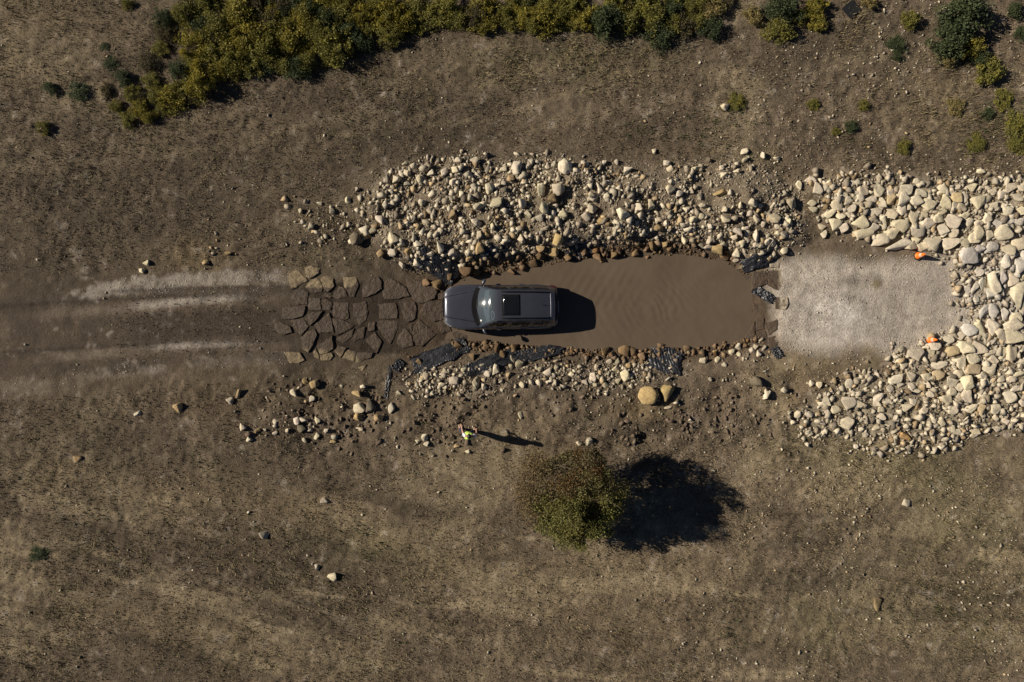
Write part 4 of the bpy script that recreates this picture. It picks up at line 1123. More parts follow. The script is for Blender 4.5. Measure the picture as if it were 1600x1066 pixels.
# the lone tree
def make_tree():
    bx, by, _ = P(889, 757, 0)
    z0 = hz(bx, by)
    e = empty('tree', (bx, by, z0))
    tag(e, 'lone small tree, half brown half green, casting a long shadow', 'tree')
    r = random.Random(5)
    parts = []; tips = []
    for k in range(9):
        a = k * 0.7 + r.uniform(-.2, .2); sp = r.uniform(0.5, 1.5); ht = r.uniform(1.9, 3.2)
        p0 = Vector((r.uniform(-.08, .08), r.uniform(-.08, .08), -0.1))
        p1 = Vector((sp * .25 * math.cos(a), sp * .25 * math.sin(a), ht * .35)); p2 = Vector((sp * .65 * math.cos(a), sp * .65 * math.sin(a), ht * .72)); p3 = Vector((sp * math.cos(a), sp * math.sin(a), ht))
        parts.append(tube([p0, p1, p2, p3], [.07, .05, .03, .012], 7))
        for j in range(7):
            t = r.uniform(.35, 1); q = p1.lerp(p3, t)
            d = Vector((r.uniform(-1, 1), r.uniform(-1, 1), r.uniform(-.1, .8))).normalized()
            tip = q + d * r.uniform(.5, 1.0); parts.append(tube([q, (q + tip) / 2 + Vector((0, 0, .05)), tip], [.02, .012, .004], 5)); tips.append(tip)
    v, f = merge(parts)
    link('trunk', py_mesh('trunk', v, f), M_bark, e)
    cs = []; rs = []; ns = []; cl = []
    lobes = [(-1.25, 0.25, 1.9, .75), (-1.2, -0.75, 1.7, .75), (0.35, 0.95, 2.2, 1.05), (1.15, 0.35, 2.3, .9), (0.95, -0.65, 2.2, 1.0), (0.1, -1.15, 1.9, 1.0), (-0.55, -0.6, 2.3, .95), (-0.6, 0.55, 2.2, .95), (0.25, -0.05, 3.1, 1.1), (-0.9, -1.45, 1.1, .55), (1.55, -0.5, 1.6, .6), (0.6, 1.3, 1.7, .6), (0.4, -1.7, 1.3, .55)]
    for k in range(250):
        while True:
            p = Vector((r.uniform(-1, 1), r.uniform(-1, 1), r.uniform(-1, 1)))
            if p.length < 1: break
        lb = lobes[r.choices(range(len(lobes)), [q[3] ** 2.2 for q in lobes])[0]]
        x, y, z = lb[0] + p.x * lb[3], lb[1] + p.y * lb[3], max(.35, lb[2] + p.z * lb[3])
        if x < -0.5 and y > -0.3 and r.random() < .5: continue
        sou = y + 0.35 * x
        g = 1 / (1 + math.exp((y - 0.05 - 0.15 * x) * 2.4)) + r.uniform(-.38, .38)
        g = min(1, max(0, g))
        green = (0.175, 0.172, 0.045); brown = (0.125, 0.098, 0.045)
        c = tuple(green[j] * g + brown[j] * (1 - g) for j in range(3))
        if r.random() < .15: c = (0.15, 0.13, 0.035) if g > .5 else (0.14, 0.08, 0.03)
        cs.append((x, y, z)); rs.append(r.uniform(.16, .42)); cl.append(c)
        ns.append(int(250 if g > .5 else 200))
    for k in range(100):   # thin brown twigs on the left, green skirt below
        a = r.uniform(2.2, 3.9); q = r.uniform(1.5, 2.15)
        cs.append((q * math.cos(a), q * math.sin(a) * .9, r.uniform(.6, 2.2))); rs.append(r.uniform(.25, .5)); ns.append(55); cl.append((0.15, 0.108, 0.05))
    for k in range(26):
        a = r.uniform(3.9, 5.4); q = r.uniform(1.5, 2.1)
        cs.append((q * math.cos(a), q * math.sin(a), r.uniform(.5, 1.8))); rs.append(r.uniform(.18, .34)); ns.append(80); cl.append((0.10, 0.105, 0.03))
    V, F_, Cc = leaf_cloud(cs, rs, ns, 0.040, cl, 77, up=.2)
    me = np_mesh('crown', V, F_); vcol(me, 'tone', Cc)
    link('crown', me, M_leaf, e)
make_tree()

# ------------------------------------------------------------------ black square board
x, y, _ = P(1330, 15, 0.05)
V = []
board_m = simple('black board', (0.012, 0.013, 0.014), 0.6, noise=.4, nscale=8)
bm = bmesh.new(); bmesh.ops.create_cube(bm, size=1, matrix=Matrix.Diagonal((0.62, 0.60, 0.05, 1)))
bmesh.ops.bevel(bm, geom=bm.edges[:], offset=0.012, segments=2, affect='EDGES')
me = bpy.data.meshes.new('board'); bm.to_mesh(me); bm.free()
o = link('board', me, board_m); o.location = (x, y, hz(x, y) + 0.055); o.rotation_euler = (0.02, 0.03, math.radians(43))
tag(o, 'black square board lying on the dirt by the top edge', 'board')

# ------------------------------------------------------------------ traffic cones
cone_m = simple('orange cone plastic', (0.85, 0.17, 0.012), 0.5, noise=.12, nscale=12)
cone_b = simple('black cone rubber', (0.02, 0.02, 0.022), 0.75, noise=.4)
band_m = simple('dull reflective band', (0.75, 0.42, 0.30), 0.4)
def lathe(prof, seg=28):
    V = []; F_ = []
    for (r_, z) in prof:
        for k in range(seg):
            a = 2 * math.pi * k / seg; V.append((r_ * math.cos(a), r_ * math.sin(a), z))
    for i in range(len(prof) - 1):
        for k in range(seg):
            a = i * seg + k; b = i * seg + (k + 1) % seg
            F_.append((a, b, b + seg, a + seg))
    F_.append(tuple(range(seg))[::-1]); F_.append(tuple(range((len(prof) - 1) * seg, len(prof) * seg)))
    return V, F_
def make_cone(px, py, label, pink, tilt=(0, 0)):
    x, y, _ = P(px, py, 0); z = hz(x, y)
    e = empty('traffic_cone', (x, y, z + 0.03), (tilt[0], tilt[1], 0.4))
    tag(e, label, 'traffic cone', 'orange cones by the gravel pad')
    bm = bmesh.new(); bmesh.ops.create_cube(bm, size=1, matrix=Matrix.Translation((0, 0, .015)) @ Matrix.Diagonal((.34, .34, .04, 1)))
    bmesh.ops.bevel(bm, geom=[q for q in bm.edges if abs(q.verts[0].co.z - q.verts[1].co.z) > .01], offset=.06, segments=4, affect='EDGES')
    me = bpy.data.meshes.new('base'); bm.to_mesh(me); bm.free(); link('base', me, cone_b, e)
    v, f = lathe([(.150, .036), (.145, .06), (.132, .065), (.1, .22), (.062, .40), (.036, .50), (.03, .512), (.018, .512), (.018, .48)])
    link('cone_body', py_mesh('cone_body', v, f, True), cone_m, e)
    v, f = lathe([(.101, .235), (.1035, .24), (.0765, .35), (.074, .355)])
    bd = link('band', py_mesh('band', v, f, True), band_m, e)
make_cone(1433, 400, 'upper orange traffic cone standing beside the cream boulders', False)
make_cone(1452, 531, 'lower orange traffic cone standing beside the grey stones', True)

# ------------------------------------------------------------------ the car
paint = simple('dark grey metallic paint', (0.092, 0.097, 0.120), 0.34, metal=0.55, coat=1.0, noise=.12, nscale=3)
def muddy(m):
    N, L = m.node_tree.nodes, m.node_tree.links; b = N['Principled BSDF']
    src = b.inputs['Base Color'].links[0].from_socket
    tc = N.new('ShaderNodeTexCoord'); sp = N.new('ShaderNodeSeparateXYZ'); L.new(tc.outputs['Object'], sp.inputs[0])
    n = N.new('ShaderNodeTexNoise'); n.inputs['Scale'].default_value = 5; n.inputs['Detail'].default_value = 8; n.inputs['Roughness'].default_value = .75
    L.new(tc.outputs['Object'], n.inputs['Vector'])
    a = N.new('ShaderNodeMath'); a.operation = 'MULTIPLY_ADD'; a.inputs[1].default_value = -1.1; L.new(n.outputs['Fac'], a.inputs[0]); L.new(sp.outputs['Z'], a.inputs[2])
    r_ = N.new('ShaderNodeMapRange'); r_.interpolation_type = 'SMOOTHSTEP'; r_.inputs[1].default_value = 0.42; r_.inputs[2].default_value = 0.05; r_.inputs[4].default_value = .85
    L.new(a.outputs[0], r_.inputs[0])
    mx = N.new('ShaderNodeMix'); mx.data_type = 'RGBA'; mx.inputs[7].default_value = (0.13, 0.098, 0.068, 1)
    L.new(r_.outputs[0], mx.inputs[0]); L.new(src, mx.inputs[6]); L.new(mx.outputs[2], b.inputs['Base Color'])
    for nm, lo, hi in (('Coat Weight', 1.0, 0.0), ('Metallic', .55, 0.0)):
        q = N.new('ShaderNodeMapRange'); q.inputs[3].default_value = lo; q.inputs[4].default_value = hi
        L.new(r_.outputs[0], q.inputs[0]); L.new(q.outputs[0], b.inputs[nm])
muddy(paint)
trim = simple('black trim', (0.008, 0.008, 0.009), 0.8, spec=0.15, noise=.3)
rubber = simple('tyre rubber', (0.018, 0.017, 0.016), 0.85, noise=.3)
alloy = simple('alloy rim', (0.35, 0.35, 0.36), 0.3, metal=.9)
chrome = simple('chrome', (0.6, 0.6, 0.62), 0.12, metal=1.0)
dglass = simple('tinted glass', (0.010, 0.011, 0.012), 0.04, coat=0.6)
lampg = simple('headlamp lens', (0.28, 0.29, 0.31), 0.08, coat=1)
redl = simple('tail lamp lens', (0.09, 0.010, 0.010), 0.12, coat=1)
seatm = simple('grey leather', (0.36, 0.40, 0.44), 0.6, noise=.2)
dashm = simple('dark dashboard', (0.085, 0.105, 0.125), 0.7, noise=.2)
stick = simple('white sticker', (0.8, 0.8, 0.78), 0.5)
def clear_glass():
    m, N, L, b = new_mat('windshield glass')
    tr = N.new('ShaderNodeBsdfTransparent'); tr.inputs[0].default_value = (0.86, 0.93, 0.96, 1)
    gl = N.new('ShaderNodeBsdfGlossy'); gl.inputs['Roughness'].default_value = 0.085
    fr = N.new('ShaderNodeFresnel'); fr.inputs[0].default_value = 1.52
    ms = N.new('ShaderNodeMixShader')
    L.new(fr.outputs[0], ms.inputs[0]); L.new(tr.outputs[0], ms.inputs[1]); L.new(gl.outputs[0], ms.inputs[2])
    df = N.new('ShaderNodeBsdfDiffuse'); df.inputs[0].default_value = (0.42, 0.52, 0.60, 1)      # pale blue haze painted on the glass in place of sky sheen
    m2 = N.new('ShaderNodeMixShader'); m2.inputs[0].default_value = 0.11
    L.new(ms.outputs[0], m2.inputs[1]); L.new(df.outputs[0], m2.inputs[2])
    L.new(m2.outputs[0], N['Material Output'].inputs[0])
    return m
M_wind = clear_glass()

def pchip(x, xs, ys):
    xs = np.array(xs, float); ys = np.array(ys, float)
    if xs[0] > xs[-1]: xs = xs[::-1]; ys = ys[::-1]
    h = np.diff(xs); d = np.diff(ys) / h
    m = np.zeros_like(ys); m[0] = d[0]; m[-1] = d[-1]
    for i in range(1, len(xs) - 1):
        if d[i - 1] * d[i] > 0:
            w1 = 2 * h[i] + h[i - 1]; w2 = h[i] + 2 * h[i - 1]
            m[i] = (w1 + w2) / (w1 / d[i - 1] + w2 / d[i])
    x = np.clip(x, xs[0], xs[-1])
    k = np.clip(np.searchsorted(xs, x) - 1, 0, len(xs) - 2)
    t = (x - xs[k]) / h[k]
    return (2 * t**3 - 3 * t**2 + 1) * ys[k] + (t**3 - 2 * t**2 + t) * h[k] * m[k] + (-2 * t**3 + 3 * t**2) * ys[k + 1] + (t**3 - t**2) * h[k] * m[k + 1]

CW = ([2.40, 2.37, 2.31, 2.20, 2.05, 1.80, 1.4575, 0.9, 0, -1.0, -1.5, -2.0, -2.25, -2.37, -2.42], [0.44, 0.56, 0.67, 0.775, 0.86, 0.925, 0.955, 0.955, 0.96, 0.965, 0.962, 0.93, 0.885, 0.80, 0.70])
CZS = ([2.40, 2.37, 2.31, 2.2, 2.05, 1.5, 1.0, 0, -1.5, -2.2, -2.36, -2.42], [0.76, 0.86, 0.92, 0.955, 0.985, 1.03, 1.06, 1.08, 1.11, 1.11, 1.04, 0.90])
CZH = ([2.40, 2.37, 2.31, 2.2, 2.0, 1.6, 1.2, 0.9, -2.3, -2.42], [0.80, 0.93, 1.00, 1.04, 1.07, 1.105, 1.125, 1.13, 1.12, 0.95])
XF, XR, RW = 1.4575, -1.4575, 0.375
def cw(x): return float(pchip(np.array(x), *CW))
def zs_(x): return float(pchip(np.array(x), *CZS))
def zh_(x): return float(pchip(np.array(x), *CZH))
def zbot(x):
    z = 0.30 + 0.10 * max(0, (abs(x) - 2.0) / 0.42)
    for xw in (XF, XR):
        d = 0.44**2 - (x - xw)**2
        if d > 0: z = max(z, RW + math.sqrt(d) - 0.02)
    return z
def lower_section(x, top=True):
    w_, zb, zs, zh = cw(x), zbot(x), zs_(x), zh_(x)
    pts = [(0, zb), (0.5 * w_, zb), (0.86 * w_, zb), (0.955 * w_, zb + 0.03 * 1)]
    for f, yy in ((0.15, 0.985), (0.35, 1.0), (0.55, 1.0), (0.72, 0.99), (0.86, 0.975), (0.95, 0.945)):
        pts.append((yy * w_, zb + (zs - zb) * f))
    pts.append((0.90 * w_, zs))
    yc = 0.40 + 0.24 * (2.4 - x) / 1.3
    for f in (0.86, 0.80, 0.74, 0.68, 0.62, 0.55, 0.45, 0.33, 0.2, 0.08, 0.0):
        y = f * w_
        z = zs + (zh - 0.034 - zs) * (1 - (f / 0.9) ** 2.2) + 0.034 * float(sstep(yc + .03, yc - .03, np.array(y)))
        pts.append((y, z))
    return pts
NLOW = 11
xs_ = np.concatenate([np.linspace(2.40, 2.2, 12), np.linspace(2.18, -2.2, 110), np.linspace(-2.22, -2.42, 10)])
def build_car():
    car = empty('suv', (0, 0, 0))
    tag(car, 'dark grey SUV climbing nose first out of the muddy pool', 'car')
    # --- body shell
    V = []; F_ = []
    secs = [lower_section(x) for x in xs_]
    n = len(secs[0])
    for x, s in zip(xs_, secs):
        for (y, z) in s: V.append((x, y, z))
    for x, s in zip(xs_, secs):
        for (y, z) in s: V.append((x, -y, z))
    off = len(xs_) * n
    for i in range(len(xs_) - 1):
        for j in range(n - 1):
            xm = (xs_[i] + xs_[i + 1]) / 2
            if j >= NLOW + 1 and -2.2 < xm < 1.02: continue      # cabin opening
            a = i * n + j; b = a + 1; c = b + n; d = a + n
            F_.append((a, d, c, b)); F_.append((off + a, off + b, off + c, off + d))
    F_.append(tuple(range(n)) + tuple(off + k for k in range(n - 1, -1, -1)))
    e = (len(xs_) - 1) * n
    F_.append(tuple(e + k for k in range(n))[::-1] + tuple(off + e + k for k in range(n)))
    me = py_mesh('body', V, F_)
    bm = bmesh.new(); bm.from_mesh(me); bmesh.ops.remove_doubles(bm, verts=bm.verts, dist=1e-4); bmesh.ops.recalc_face_normals(bm, faces=bm.faces); bm.to_mesh(me); bm.free()
    me.polygons.foreach_set('use_smooth', np.ones(len(me.polygons), bool))
    body = link('body', me, paint, car)
    # --- greenhouse: strip over windshield, roof and hatch
    SX = [0.0, 0.5, 1.0, 1.15, 2.0, 3.0, 4.0, 4.6, 5.0, 5.6, 6.0]
    CX = [1.12, 0.765, 0.39, 0.22, -0.45, -1.1, -1.75, -2.08, -2.16, -2.26, -2.36]
    CZ = [1.125, 1.425, 1.695, 1.735, 1.765, 1.757, 1.715, 1.675, 1.60, 1.36, 1.11]
    HW = [0.80, 0.725, 0.655, 0.645, 0.64, 0.635, 0.62, 0.60, 0.605, 0.67, 0.73]
    BK = [0.17, 0.10, 0.045, 0.04, 0, 0, 0, -0.02, -0.03, -0.05, -0.06]     # how far the edges sweep back
    CR = [0.03, 0.05, 0.055, 0.05, 0.05, 0.05, 0.05, 0.05, 0.03, 0.0, 0.0]
    # arc-like parameter for smooth curves
    def strip_pt(s, t, lift=0.0):
        s_ = np.array(float(s)); f = lambda q: float(pchip(s_, SX, q))
        x, z, hw, bk, cr = f(CX), f(CZ), f(HW), f(BK), f(CR)
        at = abs(t)
        return Vector((x - bk * at ** 2, hw * t, z - cr * (0.55 * at ** 2 + 0.45 * at ** 6) + lift))
    def patch(name, s0, s1, t0, t1, mat, ns=14, nt=18, lift=0.0, parent=car, thick=0.0, fn=strip_pt):
        V = []; F_ = []
        for i in range(ns + 1):
            for j in range(nt + 1):
                V.append(fn(s0 + (s1 - s0) * i / ns, t0 + (t1 - t0) * j / nt, lift))
        for i in range(ns):
            for j in range(nt):
                a = i * (nt + 1) + j
                F_.append((a, a + 1, a + nt + 2, a + nt + 1))
        me = py_mesh(name, V, F_, True)
        o = link(name, me, mat, parent)
        if thick:
            md = o.modifiers.new('thickness', 'SOLIDIFY'); md.thickness = thick; md.offset = 0
        return o
    roof = patch('roof', 1.0, 4.62, -1, 1, paint, 44, 26)
    patch('windshield', 0.0, 1.0, -1, 1, M_wind, 20, 26)
    patch('tailgate', 4.62, 6.0, -1, 1, paint, 16, 20)
    patch('rear_window', 4.95, 5.75, -0.88, 0.88, dglass, 8, 16, 0.0, car, 0.02)
    # spoiler lip
    patch('spoiler', 4.30, 4.66, -0.96, 0.96, paint, 5, 20, 0.003, roof, 0.003)
    # sun roof: frame and glass
    patch('sunroof_frame', 1.28, 2.32, -0.68, 0.68, trim, 14, 14, 0.004, roof, 0.003)
    patch('sunroof_glass', 1.36, 2.24, -0.60, 0.60, dglass, 14, 14, 0.008, roof, 0.003)
    # windshield black band and top band
    patch('windshield_band', -0.02, 0.10, -0.99, 0.99, trim, 4, 26, 0.006)
    # --- sides of the cabin
    def side_pt(sgn):
        def f(s, v, lift=0.0):
            up = strip_pt(s, 1.0)
            bx = float(np.interp(s, [0, 1.0, 2, 3, 4, 5, 6], [0.95, 0.36, -0.42, -1.08, -1.68, -2.1, -2.36]))
            lo = Vector((bx, 0.905 * cw(bx) if bx > -2.2 else 0.80, zs_(bx) - 0.005))
            k = v
            p = lo.lerp(up, k)
            p.y += 0.035 * math.sin(math.pi * k) + lift
            return Vector((p.x, p.y * sgn, p.z))
        return f
    for sgn in (1, -1):
        fn = side_pt(sgn)
        patch('cabin_side', 0.0, 6.0, 0, 1, paint, 60, 10, 0, car, 0, fn)
        patch('side_window', 0.62, 1.66, 0.07, 0.86, dglass, 14, 8, 0.010, car, 0.008, fn)
        patch('side_window', 1.80, 3.10, 0.07, 0.86, dglass, 14, 8, 0.010, car, 0.008, fn)
        patch('side_window', 3.26, 4.30, 0.10, 0.84, dglass, 14, 8, 0.010, car, 0.008, fn)
        patch('window_trim', 0.30, 4.7, 0.0, 0.05, chrome, 40, 2, 0.014, car, 0.008, fn)
        patch('roof_seam', 1.0, 4.5, 0.965, 1.0, trim, 30, 2, 0.006, car, 0.006, fn)
        # roof rail: long bar on short feet
        parts = []
        pts = [strip_pt(s, 0.865 * sgn, 0.035 if 1.4 < s < 4.15 else 0.004) for s in np.linspace(1.25, 4.3, 24)]
        parts.append(tube(pts, [.026] * len(pts), 8))
        v, f = merge(parts); link('roof_rail', py_mesh('roof_rail', v, f, True), trim, roof)
        for s in (1.5, 4.05):
            p = strip_pt(s, 0.865 * sgn)
            v, f = tube([p + Vector((0.06, 0, 0.0)), p + Vector((0, 0, 0.045)), p + Vector((-0.06, 0, 0))], [.014, .02, .014], 8)
            link('rail_foot', py_mesh('rail_foot', v, f, True), chrome, roof)
        # outline-following bands on the flanks
        def band(name, x0, x1, z0, z1, off_, mat, ns=18, parent=car, ry=1.0):
            V = []; F_ = []
            for i in range(ns + 1):
                x = x0 + (x1 - x0) * i / ns
                dx = 0.01
                nrm = Vector((-(cw(x + dx) - cw(x - dx)) / (2 * dx), 1, 0)).normalized()
                for k, (z, oo) in enumerate(((z0, -0.03), (z0, off_), ((z0 + z1) / 2, off_ + .004), (z1, off_), (z1, -0.03))):
                    y = cw(x) * ry
                    V.append((x + nrm.x * oo, sgn * (y + nrm.y * oo), z))
            for i in range(ns):
                for k in range(4):
                    a = i * 5 + k; F_.append((a, a + 1, a + 6, a + 5))
            F_.append((0, 1, 2, 3, 4)); F_.append(tuple(ns * 5 + k for k in (4, 3, 2, 1, 0)))
            return link(name, py_mesh(name, V, F_), mat, parent)
        band('headlight', 2.375, 2.10, 0.80, 0.915, 0.012, lampg)
        band('fog_lamp', 2.36, 2.26, 0.52, 0.60, 0.012, lampg, 8)
        band('tail_light', -2.10, -2.36, 0.86, 1.03, 0.012, redl, 10)
        band('sill', 1.0, -1.0, 0.33, 0.43, 0.012, trim)
        band('door_trim', 0.95, -0.95, 0.56, 0.61, 0.010, trim)
        for xd in (0.98, 0.02, -0.98):
            band('door_seam', xd, xd - 0.012, 0.46, 1.0, 0.003, trim, 2)
        for xd in (0.20, -0.78):
            band('door_handle', xd, xd - 0.17, 0.90, 0.935, 0.03, paint, 6)
        # mirror
        mc = Vector((0.74, sgn * 1.055, 1.13))
        V, Fc = ICO3
        sh = [Vector((mc.x + q[0] * 0.075 - 0.05 * (q[1] * sgn), mc.y + q[1] * 0.125, mc.z + max(q[2], -.8) * 0.085)) for q in V]
        mir = link('mirror', py_mesh('mirror', sh, Fc.tolist(), True), paint, car)
        v, f = tube([Vector((0.80, sgn * 0.90, 1.07)), Vector((0.78, sgn * 0.97, 1.09)), mc], [.03, .025, .03], 8)
        link('mirror_arm', py_mesh('mirror_arm', v, f, True), trim, mir)
        # wheels
        for xw in (XF, XR):
            wc = Vector((xw, sgn * 0.80, RW))
            v, f = lathe([(.25, -.12), (.33, -.125), (.365, -.11), (.375, -.07), (.375, .07), (.365, .11), (.33, .125), (.25, .12)], 36)
            rot = Matrix.Rotation(math.radians(-90 * sgn), 4, 'X')
            wh = empty('wheel', wc); wh.parent = car
            link('tyre', py_mesh('tyre', [rot @ Vector(q) for q in v], f, True), rubber, wh)
            parts = []
            v, f = lathe([(.245, .05), (.255, .125), (.235, .12), (.225, .06)], 36); parts.append((v, f))
            v, f = lathe([(.02, .06), (.07, .06), (.065, .105), (.02, .11)], 20); parts.append((v, f))
            for k in range(5):
                a = k * 1.2566
                parts.append(tube([(0.05 * math.cos(a), 0.05 * math.sin(a), .095), (0.23 * math.cos(a + .1), 0.23 * math.sin(a + .1), .11)], [.03, .022], 6))
                parts.append(tube([(0.05 * math.cos(a), 0.05 * math.sin(a), .095), (0.23 * math.cos(a - .18), 0.23 * math.sin(a - .18), .11)], [.03, .022], 6))
            v, f = merge(parts)
            link('rim', py_mesh('rim', [rot @ Vector(q) for q in v], f), alloy, wh)
    # --- grille, bumper, plates
    def box(name, c, d, mat, bev=0.01, parent=car, rot=None):
        bm = bmesh.new(); M4 = Matrix.Translation(c) @ (rot or Matrix()) @ Matrix.Diagonal((*d, 1))
        bmesh.ops.create_cube(bm, size=1, matrix=M4)
        if bev: bmesh.ops.bevel(bm, geom=bm.edges[:], offset=bev, segments=2, affect='EDGES')
        me = bpy.data.meshes.new(name); bm.to_mesh(me); bm.free()
        return link(name, me, mat, parent)
    gr = box('grille', (2.395, 0, 0.80), (0.05, 0.84, 0.13), trim, .01)
    for k in range(7):
        box('grille_slot', (2.422, -0.345 + k * 0.115, 0.80), (0.012, 0.085, 0.10), chrome, .003, gr)
    box('bumper_intake', (2.395, 0, 0.50), (0.05, 0.78, 0.12), trim, .01)
    box('rear_bumper', (-2.42, 0, 0.55), (0.12, 1.42, 0.26), trim, .04)
    box('number_plate', (-2.425, 0, 0.86), (0.03, 0.52, 0.11), stick, .004)
    # dark tubes painting in the shade of the hood creases; cowl
    def hood_line(sgn):
        pts = []
        for x in np.linspace(2.28, 1.05, 16):
            y = min(0.80 * cw(x), 0.40 + 0.24 * (2.4 - x) / 1.3 + .01)
            zz = np.interp(y, [p[0] for p in lower_section(x)][NLOW - 1:][::-1], [p[1] for p in lower_section(x)][NLOW - 1:][::-1])
            pts.append(Vector((x, sgn * y, zz + 0.001)))
        v, f = tube(pts, [.010] * len(pts), 5)
        link('hood_crease_shade', py_mesh('hood_crease_shade', v, f), trim, body)
    hood_line(1); hood_line(-1)
    V = []; F_ = []
    for k in range(21):
        t = -1 + k / 10.0
        fr = Vector((1.27 - 0.20 * t * t, 0.80 * t, zh_(1.2) - 0.055 * abs(t) ** 2.2 + 0.007))
        bk = strip_pt(0.02, t * 0.99, 0.004)
        V += [fr, bk]
    for k in range(20): F_.append((2 * k, 2 * k + 1, 2 * k + 3, 2 * k + 2))
    cw_o = link('cowl', py_mesh('cowl', V, F_), trim, car)
    md = cw_o.modifiers.new('thickness', 'SOLIDIFY'); md.thickness = .012
    for (t0, s1, t1) in ((0.10, 0.10, 0.80), (-0.62, 0.13, 0.06)):
        p0 = strip_pt(0.0, t0, .03); p1 = strip_pt(s1, t1, .03)
        v, f = tube([p0, p0.lerp(p1, .5) + Vector((0, 0, .02)), p1], [.012, .010, .007], 6)
        link('wiper', py_mesh('wiper', v, f), trim, car)
    patch('sticker', 0.16, 0.24, 0.74, 0.83, stick, 3, 3, 0.004, car, 0.002)
    # antenna fin
    V = []; p = strip_pt(3.75, 0)
    for (dx, wdt, dz) in ((0.12, .004, 0), (0.06, .02, .02), (-.02, .025, .055), (-.09, .02, .06), (-.10, .02, 0)):
        V += [(p.x + dx, wdt, p.z - .005), (p.x + dx, -wdt, p.z - .005), (p.x + dx, 0, p.z + dz)]
    F_ = []
    for i in range(4):
        a = 3 * i; F_ += [(a, a + 3, a + 5, a + 2), (a + 1, a + 2, a + 5, a + 4)]
    F_ += [(0, 2, 1), (12, 13, 14)]
    link('antenna', py_mesh('antenna', V, F_), chrome, roof)
    # --- interior
    box('cabin_floor', (-0.6, 0, 0.55), (3.1, 1.6, 0.06), dashm, .01)
    dash = box('dashboard', (0.74, 0, 1.00), (0.52, 1.45, 0.16), dashm, .05)
    for sgn in (1, -1):
        se = box('front_seat', (-0.05, sgn * 0.38, 0.80), (0.52, 0.50, 0.16), seatm, .05)
        box('seat_back', (-0.30, sgn * 0.38, 1.10), (0.16, 0.48, 0.62), seatm, .06, se, Matrix.Rotation(-.25, 4, 'Y'))
        box('headrest', (-0.40, sgn * 0.38, 1.46), (0.10, 0.27, 0.16), seatm, .04, se)
    rs_ = box('rear_seat', (-1.05, 0, 0.85), (0.5, 1.3, 0.2), seatm, .05); box('seat_back', (-1.32, 0, 1.12), (0.16, 1.3, 0.6), seatm, .06, rs_)
    V = []; F_ = []
    R0 = Matrix.Translation((0.42, 0.38, 1.03)) @ Matrix.Rotation(math.radians(60), 4, 'Y')
    for i in range(28):
        a = i / 28 * 2 * math.pi
        for j in range(8):
            b = j / 8 * 2 * math.pi; rr = 0.18 + 0.016 * math.cos(b)
            V.append(R0 @ Vector((rr * math.cos(a), rr * math.sin(a), 0.016 * math.sin(b))))
    for i in range(28):
        for j in range(8):
            F_.append((i * 8 + j, ((i + 1) % 28) * 8 + j, ((i + 1) % 28) * 8 + (j + 1) % 8, i * 8 + (j + 1) % 8))
    sw = link('steering_wheel', py_mesh('steering_wheel', V, F_, True), dashm, car)
    box('steering_hub', (0.43, 0.38, 1.03), (0.05, 0.30, 0.05), dashm, .01, sw)
    box('rear_view_mirror', (0.48, 0, 1.52), (0.03, 0.22, 0.06), dashm, .01)
    # --- pose: nose to the left, pitched up out of the hole
    return car
car = build_car()
pitch = math.radians(8.4)
cxm = 0.5 * (P(729, 482, -.5)[0] + P(836, 482, -.9)[0])
cym = P(780, 482.5, -.7)[1]
# front wheels rest on the ramp, rear wheels on the pool floor
def wheel_ground(xw):
    x = cxm - xw * math.cos(pitch)
    return max(hz(x + dx, cym + s * 0.8) for s in (1, -1) for dx in (-.06, 0, .06))
zf, zr = wheel_ground(XF), wheel_ground(XR)
pitch = math.asin((zf - zr) / 2.915)
car.rotation_mode = 'QUATERNION'
car.rotation_quaternion = (Quaternion((0, 0, 1), math.pi + math.radians(0.6)) @ Quaternion((0, 1, 0), -pitch) @ Quaternion((1, 0, 0), math.radians(2.2)))
car.scale = (1.02, 1.0, 1.0)
car.location = (cxm - 0.10, cym, (zf + zr) / 2)
print('car pitch', math.degrees(pitch), zf, zr)

# ------------------------------------------------------------------ the person
def skin_obj(name, verts, edges, radii, mat, parent, root=0, sub=2):
    me = bpy.data.meshes.new(name)
    me.from_pydata([tuple(v) for v in verts], edges, [])
    o = link(name, me, mat, parent)
    md = o.modifiers.new('skin', 'SKIN'); md.use_smooth_shade = True
    if not me.skin_vertices: me.skin_vertices.new()
    for i, r_ in enumerate(radii):
        sv = me.skin_vertices[0].data[i]
        sv.radius = r_ if isinstance(r_, tuple) else (r_, r_)
        sv.use_root = (i == root)
    s = o.modifiers.new('smooth', 'SUBSURF'); s.levels = sub; s.render_levels = sub
    return o

